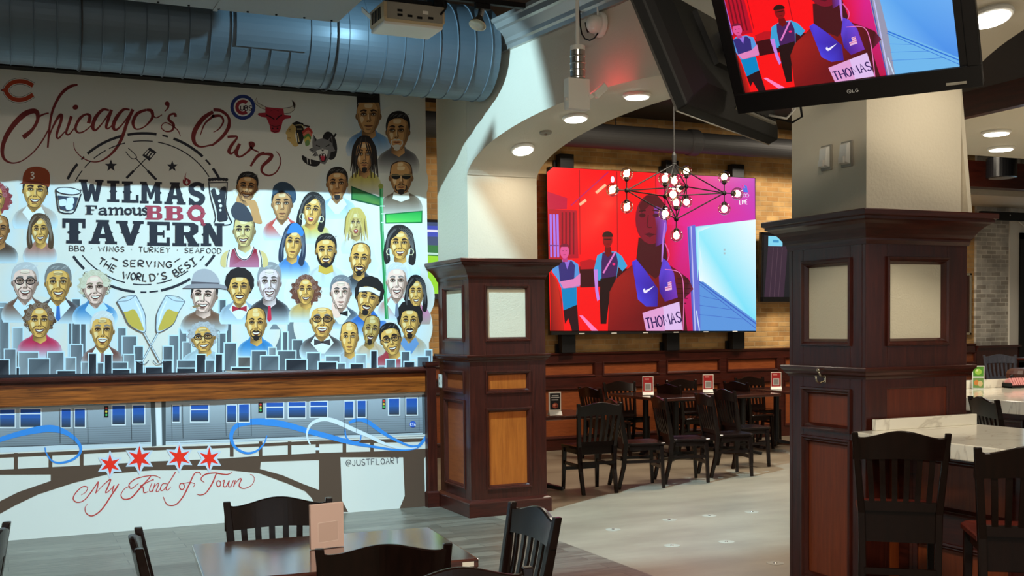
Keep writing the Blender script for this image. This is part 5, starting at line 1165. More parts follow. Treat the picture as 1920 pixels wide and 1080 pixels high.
P.stroke(Z2((410, 478), (445, 495), (475, 515)), 2.2, (40, 14, 18)); P.stroke(Z2((535, 480), (510, 495), (490, 515)), 2.2, (40, 14, 18)); P.stroke(Z2((440, 555), (480, 570), (525, 560)), 1.2, (60, 16, 22)); P.ell(*Z2((462, 585))[0], 1.8, 1.6, (50, 12, 18), n=8); P.ell(*Z2((500, 585))[0], 1.8, 1.6, (50, 12, 18), n=8); P.stroke(Z2((445, 450), (475, 440), (510, 450)), 1, (110, 20, 30)); P.stroke(Z2((455, 605), (480, 612), (510, 604)), 1, (60, 16, 22))
P.build('bull_emblem', M['paint'], mural)
P = MP(.0024)
P.poly(Z2((612, 545), (650, 528), (700, 545), (715, 600), (705, 660), (690, 705), (655, 710), (650, 640), (640, 580)), (36, 30, 28))
P.poly([tuple(z) for z in cat_rom(Z2((615, 548), (585, 580), (563, 620), (575, 640), (575, 670), (600, 692), (630, 726), (662, 718), (650, 690), (638, 640), (644, 580), (615, 548)), 4)], (206, 170, 104))
P.stroke(Z2((640, 560), (690, 560), (712, 600)), 1.6, (226, 206, 150)); P.stroke(Z2((652, 590), (690, 590)), 1.6, (226, 206, 150)); P.stroke(Z2((655, 620), (668, 690)), 1.6, (226, 206, 150))
for k, c_ in enumerate(((196, 62, 54), (226, 120, 96), (90, 130, 60), (206, 180, 80), (120, 150, 90))): P.poly([tuple(z) for z in cat_rom(Z2((690 + k*6, 610 + k*20), (740, 575 + k*24), (775 - k*6, 620 + k*22), (720, 660 + k*16), (690 + k*6, 610 + k*20)), 3)], c_)
P.stroke(Z2((700, 560), (750, 572)), 3, (60, 44, 36)); P.ell(*Z2((596, 605))[0], 1.4, .9, (40, 24, 18), n=8); P.stroke(Z2((580, 658), (604, 660)), 1, (90, 50, 36)); P.stroke(Z2((588, 594), (606, 590)), 1.2, (50, 34, 26))
P.build('feathered_emblem', M['paint'], mural)
P = MP(.0024); GW = (120, 116, 116)
P.ell(*Z2((905, 720))[0], 14, 27, (36, 32, 34), rot=-.15); P.stroke(Z2((920, 690), (955, 625)), 3.4, (40, 36, 36))
P.poly([tuple(z) for z in cat_rom(Z2((688, 800), (700, 840), (750, 875), (810, 880), (835, 845), (800, 835), (740, 820), (700, 795), (688, 800)), 3)], (36, 32, 34))
for x in (730, 752): P.stroke(Z2((x, 815), (x + 6, 862)), 1.4, (220, 214, 206), smooth=False)
P.poly(Z2((778, 630), (806, 672), (850, 662), (892, 676), (924, 640), (930, 720), (950, 760), (915, 770), (905, 810), (870, 866), (835, 856), (818, 800), (770, 800), (790, 775), (742, 752), (772, 735), (770, 690)), GW)
P.poly(Z2((800, 760), (850, 742), (895, 755), (888, 790), (855, 780), (815, 790)), (222, 216, 208)); P.poly(Z2((818, 790), (855, 780), (888, 790), (872, 845), (845, 848)), (40, 24, 26)); P.poly(Z2((832, 800), (872, 798), (862, 838), (845, 838)), (190, 50, 70))
for x in (822, 840, 862, 880): P.poly(Z2((x - 5, 786), (x + 6, 786), (x, 806)), (240, 236, 228))
P.poly(Z2((835, 748), (868, 748), (852, 766)), (30, 24, 26)); P.stroke(Z2((800, 715), (830, 728)), 1.8, (30, 26, 28)); P.stroke(Z2((905, 712), (875, 726)), 1.8, (30, 26, 28)); P.poly(Z2((784, 640), (806, 676), (790, 690)), (44, 38, 40)); P.poly(Z2((918, 650), (924, 700), (902, 682)), (44, 38, 40))
for k in range(5): P.stroke(Z2((770 + k*8, 740 + k*14), (748 + k*10, 748 + k*14)), 1.2, (40, 34, 36), smooth=False)
P.build('wolf_emblem', M['paint'], mural)

# ---- green street signs
P = MP(.0040); GR = (44, 140, 78)
P.stroke([(714.5, 352), (716, 430), (721, 520), (725, 598)], 6.6, GR, smooth=False); P.stroke([(716, 352), (717.4, 430), (722.4, 520), (726, 598)], 1.6, (130, 206, 150), smooth=False)
P.ell(714, 349, 4.6, 5, (150, 156, 70)); P.stroke(Z4((1430, 395), (1470, 395)), 1.6, (226, 240, 236)); P.stroke(Z4((1440, 460), (1475, 460)), 1.6, (226, 240, 236)); P.stroke(Z4((1440, 535), (1475, 535)), 1.6, (226, 240, 236))
P.poly(Z4((1182, 222), (1428, 318), (1428, 398), (1182, 342)), (24, 84, 50)); P.poly(Z4((1192, 238), (1424, 328), (1424, 386), (1192, 330)), [(50, 116, 66), (30, 96, 50), (90, 136, 60), (60, 130, 60)])
P.poly(Z4((1470, 462), (1792, 434), (1790, 540), (1474, 546)), (20, 110, 56)); P.poly(Z4((1480, 470), (1784, 445), (1782, 530), (1482, 536)), [(60, 176, 80), (30, 160, 70), (80, 196, 90), (110, 210, 90)])
P.build('street_sign', M['paint'], mural)

# ---- skyline and champagne glasses
g1, g2, g3, KK, lt = (96, 104, 112), (122, 130, 138), (146, 154, 160), (40, 42, 50), (170, 184, 192)
BACK, FRONT = MP(.0016, .000004), MP(.0140)
def sky(Z, yb, items):
    for x0, x1, y, c_ in items:
        P = BACK if y < (760 if Z is Z5 else 700) else FRONT
        P.poly(Z((x0 - 10, yb), (x0 - 10, y - 10), (x1 + 10, y - 10), (x1 + 10, yb)), (204, 228, 240))
        P.poly(Z((x0, yb), (x0, y), (x1, y), (x1, yb)), [c_, c_, mixc(c_, (20, 24, 30), .25), mixc(c_, (235, 240, 245), .18)])
sky(Z5, 1008, [(-1000, -850, 760, g2), (-830, -700, 560, g1), (-660, -560, 700, g2), (-520, -380, 640, g2), (-340, -240, 780, g1), (-220, -90, 700, g2), (-940, -800, 900, g1), (-700, -560, 905, KK), (-520, -400, 860, KK), (-330, -200, 920, KK), (-180, -60, 880, g1)])
sky(Z5, 1000, [(-40, 55, 395, lt), (0, 72, 440, g2), (580, 722, 490, g1), (612, 674, 365, g1), (110, 190, 610, lt), (995, 1060, 610, g2), (1035, 1150, 680, g2), (1430, 1520, 675, g2), (1515, 1572, 615, g2), (1545, 1612, 730, g3), (1842, 1900, 375, g1), (595, 692, 750, g2), (40, 130, 790, g2), (160, 320, 815, g3), (405, 535, 815, g2), (1135, 1205, 765, g1), (1380, 1455, 765, g1), (245, 415, 870, g1), (555, 635, 860, g3), (-30, 75, 880, KK), (1045, 1130, 835, g3), (690, 740, 900, g3), (750, 810, 825, KK), (825, 870, 905, g1), (885, 940, 835, KK), (950, 1072, 900, g1), (950, 1092, 960, KK), (1150, 1205, 890, KK), (1375, 1448, 885, KK), (1230, 1366, 940, KK), (1500, 1645, 885, g1), (1495, 1642, 950, KK), (1660, 1732, 835, KK), (1738, 1805, 885, g1), (1820, 1876, 830, KK), (485, 635, 970, KK), (140, 160, 945, KK)])
sky(Z6, 935, [(608, 735, 440, g2), (35, 145, 478, g1), (52, 100, 362, g1), (455, 552, 600, g2), (570, 605, 625, g1), (690, 775, 575, g1), (1452, 1500, 440, g2), (92, 185, 715, g1), (652, 730, 690, g1), (1735, 1782, 772, g2), (315, 430, 780, g1), (528, 670, 780, g1), (765, 870, 795, g1), (1165, 1245, 810, lt), (920, 1030, 822, g2), (205, 300, 830, (104, 96, 92)), (455, 508, 752, g3), (390, 530, 820, g1), (1540, 1602, 785, g1), (1290, 1335, 780, KK), (20, 70, 805, KK), (1670, 1760, 828, g1), (1415, 1485, 850, g1), (1018, 1075, 880, g1), (595, 760, 850, KK), (860, 1005, 870, KK), (1122, 1225, 885, KK), (150, 300, 915, KK), (1562, 1642, 868, KK), (1350, 1398, 905, g2)])
BACK.poly(Z6((460, 600), (500, 540), (548, 600)), g2); BACK.build('painted_skyline', M['paint'], mural); P = FRONT; P.poly([(-330, 706.5), (-8, 702.6), (430, 697), (787, 692), (812, 691), (800, 703), (-8, 711), (-330, 715)], KK)
P.build('painted_skyline', M['paint'], mural)
for sgn in (1, -1):
    P = MP(.0290)
    def gz(*pts): return [((x if sgn > 0 else 2545 - x)/4.5, 480 + y/4.5) for x, y in pts]
    OL = (92, 100, 112)
    P.poly([tuple(z) for z in cat_rom(gz((985, 385), (1040, 480), (1090, 580), (1215, 645), (1228, 560), (1215, 470), (1145, 332), (1060, 350), (985, 385)), 4)], (204, 218, 232)); 
    P.poly([tuple(z) for z in cat_rom(gz((1036, 470), (1075, 560), (1120, 600), (1208, 632), (1190, 560), (1135, 452), (1080, 466), (1036, 470)), 3)], [(206, 180, 70)]*8 + [(206, 176, 70)]*6 + [(176, 140, 90)]*7 if False else (204, 176, 74))
    P.stroke(gz((1140, 380), (1185, 480), (1212, 600)), [1, 3, 1], (236, 240, 244)); P.stroke(gz((985, 385), (1040, 480), (1090, 580), (1215, 645), (1228, 560), (1215, 470), (1145, 332)), 1.4, OL)
    P.stroke(gz((985, 385), (1040, 345), (1145, 332)), 1.2, OL); P.stroke(gz((985, 385), (1080, 375), (1145, 332)), 1.0, OL)
    P.stroke(gz((1212, 645), (1345, 890)), 3.4, OL, smooth=False); P.stroke(gz((1212, 648), (1345, 890)), 1.8, (214, 226, 236), smooth=False); P.stroke(gz((1400, 886), (1330, 912), (1290, 880)), 1.4, OL)
    P.build('painted_glass', M['paint'], mural)

# ---- train, bridge, ribbons and red stars under the ledge
P = MP(.0022); BRN = (92, 70, 56); SV, SVD = (168, 178, 186), (120, 128, 136)
P.poly(Z7((-1500, 245), (1463, 165)) + Z8((1388, 132), (1388, 400)) + Z7((1070, 470), (-1500, 588)), (206, 216, 222))
P.poly(Z7((-1480, 283), (985, 190), (985, 445), (-1480, 536)), [(176, 186, 194), (166, 176, 186), SVD, (140, 148, 154)]); P.poly(Z7((1082, 190),) + Z8((1388, 140), (1388, 385)) + Z7((1082, 440),), [(176, 186, 194), (170, 180, 190), SVD, SVD])
for k in range(9):
    y0 = 362 + k*12; P.stroke(Z7((-1480, y0 + 46), (985, y0 - 18 + k*2)), .5, (96, 104, 112), smooth=False); P.stroke(Z7((1085, y0 - 20 + k*2),) + Z8((1380, y0 - 70 + k*3),), .5, (96, 104, 112), smooth=False)
P.stroke(Z7((-1480, 536), (985, 446)), 1.2, (60, 64, 70), smooth=False); P.stroke(Z7((1082, 440),) + Z8((1388, 385),), 1.2, (60, 64, 70), smooth=False)
P.poly(Z7((983, 180), (1012, 178), (1022, 474), (992, 478)), (78, 84, 88)); P.poly(Z7((1016, 178), (1052, 177), (1054, 470), (1024, 474)), (232, 236, 238)); P.poly(Z7((1054, 178), (1082, 177), (1082, 470), (1060, 472)), (78, 84, 88))
P.poly(Z8((1362, 140), (1392, 135), (1392, 400), (1368, 395)), (88, 96, 102))
def win(Z, x0, y0, x1, y1, double):
    P.poly(Z((x0 - 7, y0 - 7), (x1 + 7, y0 - 8), (x1 + 7, y1 + 7), (x0 - 7, y1 + 8)), (222, 228, 232)); m_ = (y0 + y1)/2
    P.poly(Z((x0, y0), (x1, y0 - 1), (x1, m_), (x0, m_)), [(36, 84, 176), (36, 84, 176), (50, 96, 170), (50, 96, 170)]); P.poly(Z((x0, m_), (x1, m_), (x1, y1), (x0, y1)), [(50, 90, 150), (50, 90, 150), (54, 60, 64), (54, 60, 64)])
    if double: P.stroke(Z((x0, y0 + 30), (x1, y0 + 29)), 2, (222, 228, 232), smooth=False)
for r in ((0, 238, 96, 350, 1), (134, 235, 266, 350, 1), (402, 235, 460, 352, 0), (490, 234, 554, 350, 0), (734, 212, 815, 333, 0), (868, 210, 942, 328, 0), (1127, 212, 1172, 316, 0), (1247, 207, 1360, 314, 1), (-160, 242, -45, 356, 1), (-330, 250, -205, 362, 1), (-560, 255, -500, 372, 0), (-460, 254, -400, 370, 0), (-800, 262, -690, 372, 1), (-1000, 270, -880, 380, 1)): win(Z7, *r)
for r in ((90, 210, 148, 318, 0), (168, 204, 232, 316, 0), (347, 192, 456, 292, 1), (492, 189, 600, 288, 1), (634, 186, 743, 284, 1), (857, 184, 914, 290, 0), (942, 180, 994, 285, 0), (1147, 167, 1213, 270, 0), (1260, 165, 1330, 270, 0)): win(Z8, *r)
for Z, xs_, y0, y1 in ((Z7, (390, 482, 572), 230, 455), (Z7, (856,), 205, 430), (Z7, (1120, 1192), 205, 425), (Z8, (80, 160, 245), 200, 410), (Z8, (852, 930, 1004), 180, 385), (Z8, (1250, 1340), 150, 375)):
    for x in xs_: P.stroke(Z((x, y0), (x + 4, y1)), .8, (70, 76, 84), smooth=False)
for Z, x0, y0, x1, y1 in ((Z7, 680, 214, 708, 286), (Z8, 294, 190, 322, 256), (Z8, 1102, 168, 1124, 233)):
    P.poly(Z((x0, y0), (x1, y0), (x1, y1), (x0, y1)), (26, 28, 30))
    for k, c_ in enumerate(((210, 60, 50), (226, 196, 70), (70, 180, 90))): P.ell(*Z(((x0 + x1)/2, y0 + (y1 - y0)*(.2 + .3*k)))[0], 2.1, 2.1, c_, n=10)
P.ell(*Z8((1302, 332))[0], 6, 6, (40, 90, 200), n=16); a_, b_ = Z8((1286, 342), (1320, 342)); lettering(P, 'CTA', a_, b_, 5, 1.2, (236, 240, 246))
P.build('painted_train', M['paint'], mural)
P = MP(.0046)
P.poly(Z7((-1500, 594), (520, 505), (830, 488), (1463, 470)) + Z8((700, 438), (1388, 424), (1388, 446), (700, 462), (0, 490)) + Z7((830, 510), (520, 528), (-1500, 620)), BRN)
P.poly(Z7((-1500, 706), (340, 612), (650, 596), (820, 586), (1000, 576), (1463, 556)) + Z8((300, 540), (700, 520), (1390, 500), (1388, 545), (1240, 548), (830, 548), (690, 566), (310, 578), (305, 625), (450, 665), (580, 720), (690, 762), (690, 566), (830, 548), (840, 830), (880, 905), (690, 905), (640, 812), (600, 770), (480, 718), (300, 652), (100, 632), (0, 628)) + Z7((1000, 632), (720, 655), (480, 715), (250, 790), (100, 862), (-150, 1000), (-320, 1010), (-130, 900), (120, 775), (332, 702), (332, 660), (-20, 662), (-700, 690), (-720, 1040), (-1010, 1040), (-1010, 760), (-1500, 780)), BRN)
P.poly(Z8((1238, 500), (1390, 492), (1388, 540), (1376, 560), (1382, 780), (1415, 850), (1420, 886), (1214, 890), (1250, 800), (1240, 560)), BRN)
for Z, xs_, y0, y1 in ((Z7, (-830, -600, -360, -120), 545, 655), (Z7, (104, 330, 534), 520, 630), (Z8, (120, 308, 498, 680, 856, 1036), 445, 545)):
    for x in xs_: P.poly(Z((x - 12, y0), (x + 12, y0), (x + 12, y1), (x - 12, y1)), BRN)
P.poly(Z8((666, 484), (692, 484), (692, 502), (666, 502)), (226, 232, 234))
P.build('painted_bridge', M['paint'], mural)
P = MP(.0062); BL = (60, 140, 222)
def rib(Z, pts, ws, c_): P.stroke(Z(*pts), [x/3.48 for x in ws], c_, n=8)
rib(Z7, [(-20, 440), (100, 402), (250, 368), (350, 362), (440, 392), (510, 450), (526, 510), (480, 560), (400, 584), (340, 572), (302, 520), (294, 484)], [30, 34, 46, 46, 30, 22, 18, 16, 14, 11, 9, 7], BL)
P.build('painted_ribbon', M['paint'], mural); P = MP(.0062)
rib(Z8, [(350, 405), (330, 460), (280, 508), (210, 520), (140, 480), (116, 410), (150, 345), (240, 318), (350, 318), (480, 338), (600, 372), (750, 412), (900, 452), (1050, 480), (1200, 500), (1320, 485), (1372, 440), (1394, 400)], [8, 10, 13, 15, 18, 24, 30, 40, 46, 40, 36, 34, 28, 16, 14, 20, 20, 14], BL)
P.build('painted_ribbon', M['paint'], mural); P = MP(.0070)
rib(Z8, [(965, 400), (958, 438), (920, 448), (872, 425), (858, 365)], [6, 8, 9, 10, 10], BL); rib(Z8, [(885, 322), (950, 302), (1010, 318), (1100, 382), (1200, 440), (1290, 475), (1350, 470)], [16, 26, 28, 24, 16, 12, 10], BL)
P.build('painted_ribbon', M['paint'], mural); P = MP(.0078)
rib(Z8, [(632, 465), (610, 400), (640, 330), (720, 300), (800, 315), (900, 360), (1020, 412), (1120, 460), (1230, 490), (1330, 485)], [10, 12, 18, 26, 30, 28, 24, 18, 12, 6], (222, 232, 238)); 
P.build('painted_ribbon', M['paint'], mural)
for (x, y, r) in ((718, 596, 74), (910, 556, 84), (1170, 548, 80), (1366, 556, 74)):
    P = MP(.0078)
    def star(rr, k_): return Z7(*[(x + (rr if k % 2 == 0 else rr*k_)*math.sin(PI*k/6)*(.96 if k % 6 else .8), y - (rr if k % 2 == 0 else rr*k_)*math.cos(PI*k/6)) for k in range(12)])
    P.poly(star(r*1.28, .56), (208, 216, 228)); P.poly(star(r, .38), (250, 46, 26)); P.build('red_star', M['paint'], mural)
P = MP(.0040); RS = (196, 60, 54)
def S7(pts, w): P.stroke(Z7(*pts), [x/3.48 for x in w] if isinstance(w, list) else w/3.48, RS, n=6)
def S8(pts, w): P.stroke(Z8(*pts), [x/3.48 for x in w] if isinstance(w, list) else w/3.48, RS, n=6)
S7([(530, 795), (560, 775), (572, 745), (540, 740), (495, 780), (478, 820), (505, 842), (550, 828), (595, 775), (642, 706)], [3, 5, 6, 6, 7, 7, 6, 6, 8, 6]); S7([(642, 706), (636, 745), (624, 784)], [7, 8, 6]); S7([(626, 782), (672, 732), (722, 692), (705, 740), (690, 778), (715, 765), (745, 730)], [3, 5, 8, 9, 8, 5, 3])
S7([(745, 730), (735, 768), (752, 766), (776, 722)], [7, 7, 5, 6]); S7([(776, 722), (725, 800), (665, 888), (605, 930), (565, 915), (555, 880), (572, 852)], [8, 9, 9, 7, 6, 5, 3])
S7([(1048, 684), (1010, 668), (950, 672), (880, 692), (842, 728), (858, 752), (905, 718)], [3, 5, 6, 7, 7, 6, 4]); S7([(985, 672), (915, 750), (860, 810), (812, 822), (790, 795), (812, 755), (850, 735)], [7, 9, 9, 7, 6, 5, 4]); S7([(1005, 690), (955, 715), (915, 738), (935, 745), (940, 778), (968, 772)], [4, 6, 6, 7, 7, 4])
S7([(992, 716), (975, 762), (990, 770), (1008, 740)], 5); P.ell(*Z7((1000, 696))[0], 1.4, 1.4, RS, n=8); S7([(1012, 718), (996, 772)], 6); S7([(1000, 752), (1030, 718), (1036, 726), (1020, 768), (1034, 770), (1052, 742)], [3, 5, 6, 6, 4, 3])
S7([(1092, 722), (1065, 720), (1048, 748), (1056, 766), (1082, 745), (1146, 645)], [4, 6, 6, 5, 5, 8]); S7([(1102, 712), (1084, 752), (1096, 762), (1116, 742)], [7, 7, 5, 3])
o_ = Z7((1188, 738))[0]; P.ring(o_[0], o_[1], 4.6, 6, 1.8, RS); S7([(1312, 662), (1300, 645), (1270, 655), (1238, 720), (1195, 805), (1145, 858), (1092, 856), (1066, 806)], [4, 6, 7, 9, 9, 7, 6, 4]); S7([(1200, 718), (1240, 712), (1272, 722), (1262, 742)], 4)
P.stroke(Z7((1335, 712), (1312, 690), (1340, 660), (1400, 650)) + Z8((40, 655), (90, 660), (124, 646)), [1, 1.8, 2, 2, 2, 1.6, 1], RS); S7([(1412, 655), (1385, 720), (1345, 780), (1310, 794), (1284, 788)], [8, 9, 7, 5, 4])
o_ = Z8((35, 720))[0]; P.ring(o_[0], o_[1], 4, 5.4, 1.8, RS); S8([(60, 705), (72, 700), (66, 735), (84, 738), (104, 700), (98, 735), (114, 738), (132, 698)], 6); S8([(144, 698), (132, 742)], 7); S8([(138, 725), (170, 690), (182, 694), (168, 735), (200, 752), (250, 730), (268, 690), (255, 665), (240, 660)], [3, 6, 7, 7, 5, 4, 4, 4, 3])
P.build('small_red_script', M['paint'], mural)
P = MP(.0048); a_, b_ = Z8((866, 606), (1214, 588)); lettering(P, '@JUSTFLOART', a_, b_, 11, 1.5, (96, 92, 94), gap=.3); P.build('painted_signature', M['paint'], mural)
# ------------------------------------------------------------------ chairs and stools
def seat_chair(name, label, cat, group, sh, top, wood_, seatm, stool=False, nar=1.0):
    "faces +Y, origin on the floor under the middle of the seat"
    t = thing(name, label, cat, group=group)
    zb = sh + .03                                     # underside of the back slats
    lean = .075
    def back(x, z):                                   # surface of the reclining, dished back
        k = (z - sh)/(top - sh)
        return -.205 - lean*k - .022*(1 - (x/.23)**2)*min(1, k*1.4)
    def half(z): return .188 + .035*(z - sh)/(top - sh)
    for s in (-1, 1):                                 # rear legs run up into the back posts
        mb = MB(); R = []
        for z, y, x, w, d in ((0, -.275, .175, .032, .036), (sh*.5, -.222, .180, .036, .042), (sh, -.205, half(sh), .036, .046), ((sh + top)/2, -.205 - lean*.5, half((sh + top)/2), .034, .038), (top - .005, -.205 - lean, half(top), .032, .030)):
            R.append([(s*x - w/2, y - d/2, z), (s*x + w/2, y - d/2, z), (s*x + w/2, y + d/2, z), (s*x - w/2, y + d/2, z)])
        mb.rings(R); mb.build('rear_leg', wood_, t, bevel=.004)
    for s in (-1, 1):
        MB().bar((s*.185, .185, 0), (s*.178, .165, sh - .03), .030, .030, .042, .042).build('front_leg', wood_, t, bevel=.004)
    # seat
    mb = MB(); n = 10; R = []
    def outline(k, z):
        pts = []
        for (x, y) in ((-.215, .16), (-.19, .205), (-.06, .222), (.06, .222), (.19, .205), (.215, .16), (.20, -.15), (.185, -.185), (-.185, -.185), (-.20, -.15)): pts.append((x*k, y*k + .0, z))
        return pts
    mb.rings([outline(.94, sh - .030), outline(1.0, sh - .024), outline(1.0, sh - .006), outline(.97, sh), outline(.6, sh - .006)])
    mb.build('seat', seatm, t, smooth=False)
    ap = MB(); ap.box((-.175, .15, sh - .075), (.175, .17, sh - .028)); ap.box((-.185, -.16, sh - .075), (-.165, .15, sh - .028)); ap.box((.165, -.16, sh - .075), (.185, .15, sh - .028)); ap.box((-.175, -.205, sh - .075 - (.06 if stool else 0)), (.175, -.185, sh - .028 + (.05 if stool else .04)))
    ap.build('apron', wood_, t, bevel=.003)
    # crest rail
    mb = MB(); R = []; ch = .125
    for k in range(25):
        u = -1 + 2*k/24; z0 = top - ch + .004*math.cos(u*PI); z1 = top - .028 + .034*(.5 + .5*math.cos(PI*min(1, abs(u)*1.15))) + (.012*max(0, abs(u) - .82)/.18)
        x = u*(half(top - .06) + .016); y0, y1 = back(x, z0), back(x, z1); th = .013
        R.append([(x, y0 - th, z0), (x, y0 + th, z0), (x, y1 + th, z1 - .004), (x, y1 + th*.4, z1), (x, y1 - th*.4, z1), (x, y1 - th, z1 - .004)])
    mb.rings(R); mb.build('crest_rail', wood_, t, smooth=False)
    m_ = MB(); R = []
    for k in range(13):
        x = (-1 + k/6)*(half(zb) - .005); y = back(x, zb); R.append([(x, y - .011, zb - .02), (x, y + .011, zb - .02), (x, y + .011, zb + .022), (x, y - .011, zb + .022)])
    m_.rings(R); m_.build('lower_rail', wood_, t)
    n = 6
    for k in range(n):
        u = -1 + 2*(k + 1)/(n + 1); mb = MB(); R = []
        for j in range(6):
            z = zb + .01 + (top - ch - zb)*j/5; x = u*(half(z) - .0); y = back(x, z) - .006*math.sin(PI*j/5); w, d = .0135, .006
            R.append([(x - w, y - d, z), (x + w, y - d, z), (x + w, y + d, z), (x - w, y + d, z)])
        mb.rings(R); mb.build('slat', wood_, t)
    z1 = .30 if not stool else .42
    for s in (-1, 1): MB().bar((s*.178, .175, z1*.9), (s*.179, -.228, z1*.9), .018, .030, side=(1, 0, 0)).build('side_stretcher', wood_, t)
    if stool:
        for s in (-1, 1): MB().bar((s*.181, .178, .24), (s*.178, -.245, .24), .018, .030, side=(1, 0, 0)).build('side_stretcher', wood_, t)
    MB().bar((-.18, .172, z1*.7), (.18, .172, z1*.7), .034, .020, side=(0, 0, 1)).build('front_stretcher', wood_, t)
    MB().bar((-.175, -.245, .30 if not stool else .50), (.175, -.245, .30 if not stool else .50), .030, .018, side=(0, 0, 1)).build('rear_stretcher', wood_, t)
    if nar != 1:
        for c in t.children:
            for v in c.data.vertices: v.co.x *= nar
    return t
def put(proto, used, label, crest, fwd_angle, off=.29, z=0):
    "place by the middle of the crest rail; fwd_angle = heading of the sitter, from +Y towards +X"
    fx, fy = math.sin(fwd_angle), math.cos(fwd_angle)
    loc = (crest[0] + fx*off, crest[1] + fy*off, z)
    if not used: o = proto; o.location = loc; o.rotation_euler = (0, 0, -fwd_angle); o['label'] = label
    else: o = dup(proto, label, loc, -fwd_angle)
    return o
near = seat_chair('dining_chair', '', 'chair', 'dining chairs in the near room', .45, .868, M['esp'], M['esp'])
far = seat_chair('dining_chair', '', 'chair', 'dining chairs in the far room', .455, .885, M['esp'], M['esp'])
put(near, 0, 'dark chair behind the near table, in front of the painted wall, facing the camera', (1.105, 4.935), PI + .20)
put(near, 1, 'dark chair with its back to the camera at the front edge of the near table', (1.19, 3.68), .25)
put(near, 1, 'dark chair at bottom edge of the photo, only its crest rail showing', (1.27, 3.19), PI + .12)
put(near, 1, 'dark chair seen edge-on at the left side of the near table', (.428, 4.27), PI/2 + .10)
put(near, 1, 'dark chair at the right side of the near table, turned sideways', (2.0, 4.14), -PI/2 + .02)
put(near, 1, 'dark chair cut off by the left edge of the photo', (-.035, 4.66), -PI/2 + .2)
CH = [('nearest dark chair in the far room, back to us beside the left column', (5.20, 9.33), .06),
      ('sideways dark chair, second from the left column in the far-room front row', (5.54, 9.70), PI/2 + .25),
      ('sideways dark chair, third from the left column in the far-room front row', (6.14, 9.80), PI/2 + .25),
      ('sideways dark chair, fourth from the left column in the far-room front row', (6.80, 9.95), PI/2 + .2),
      ('dark chair half hidden by the right column in the far-room front row', (7.42, 10.45), PI/2 + .1)]
for k, (l, c, a) in enumerate(CH): put(far, k, l, c, a)
NT = ('left', 'middle', 'right')
TX = [7.38, 8.36, 9.42]
for k in range(3):
    x = at((1160, 1276, 1404)[k], 714, Y=12.72)[0]
    put(far, 1, 'dark chair against the wainscot at the wall end of the %s far table' % NT[k], (x, 12.72), PI + .05)
    x = at((1100, 1248, 1374)[k], 728, Y=11.85)[0]
    put(far, 1, 'dark chair on the left side of the %s far table' % NT[k], (min(x, TX[k] - .70), 11.80), PI/2 - .1)

# ------------------------------------------------------------------ tables and what stands on them
def table(label, cx, cy, w, d, rz, h, group, mat, base=1, sticker=False):
    t = thing('dining_table', label, 'table', (cx, cy, 0), rz, group)
    MB().box((-w/2, -d/2, h - .036), (w/2, d/2, h)).build('tabletop', mat, t, bevel=.006)
    for s in ((0,) if base == 1 else (-1, 1)):
        o = s*(d/2 - .28)
        MB().cyl((0, o, .05), (0, o, h - .05), .038, seg=20).build('pedestal', M['blackmet'], t)
        f = MB(); 
        for a in range(4):
            c_, q_ = math.cos(a*PI/2 + PI/4), math.sin(a*PI/2 + PI/4); f.bar((0, o, .055), (c_*.24, o + q_*.24, .018), .06, .05, .05, .03, side=(-q_, c_, 0))
        f.build('foot', M['blackmet'], t, bevel=.004)
        MB().box((-.16, o - .16, h - .056), (.16, o + .16, h - .036)).build('top_plate', M['blackmet'], t)
    if sticker: MB().box((w/2 - .065, -d/2 - .002, h - .028), (w/2 - .02, -d/2 + .001, h - .010)).build('white_sticker', M['card'], t)
    return t
table('dark glossy table with a menu sleeve, nearest the camera', 1.15, 4.25, 1.0, .72, -.09, .748, 'restaurant tables', M['tabletop'], sticker=True)
table('dark table just right of the left column in the far room', 4.83, 9.90, 1.05, .75, 0, .755, 'restaurant tables', M['tabletop'])
for k in range(3): table('%s one of three long far tables standing end-on to the wainscot' % NT[k], TX[k], 11.72, .75, 1.25, 0, .76, 'restaurant tables', M['tabletop'], base=2)

def sign(name, label, cat, loc, rz, w, h, draw, body='card', base=True, lean=0.0, th=.006):
    t = thing(name, label, cat, loc, rz)
    if base:
        MB().prism([(-w*.5, -.045, .003), (-w*.5, .045, .003), (-w*.5, .012, .04), (-w*.5, -.012, .04)], (w, 0, 0)).build('stand', M['white'], t)
    b0 = .028 if base else .001
    MB().box((-w/2, -th, b0), (w/2, th, b0 + h)).build('panel', M[body], t, bevel=.002)
    bpy.context.view_layer.update(); mw = t.matrix_world.copy(); n_ = mw.to_3x3() @ Vector((0, -1, 0))
    P = Paint(lambda u, v: mw @ Vector((-w/2 + u*w, -th, b0 + h*(1 - v))), n_, .0004, .0001); draw(P); P.build('print', M['print'], t)
    return t
def d_red(P):
    P.poly([(.06, .04), (.94, .04), (.94, .96), (.06, .96)], (176, 44, 44)); P.poly([(.20, .40), (.80, .40), (.80, .86), (.20, .86)], (206, 200, 196)); P.poly([(.28, .47), (.72, .47), (.72, .80), (.28, .80)], (150, 146, 142)); P.poly([(.2, .12), (.6, .12), (.6, .2), (.2, .2)], (220, 150, 140))
def d_food(P):
    P.poly([(.10, .06), (.92, .06), (.92, .86), (.10, .86)], (30, 26, 26))
    for y, a, b in ((.18, .25, .8), (.27, .18, .85), (.38, .22, .78)): P.stroke([(a, y), (b, y)], .05, (206, 200, 194), smooth=False)
    P.ell(.52, .66, .24, .13, (176, 84, 60)); P.ell(.45, .63, .10, .06, (226, 150, 120)); P.ell(.62, .70, .09, .05, (110, 40, 30))
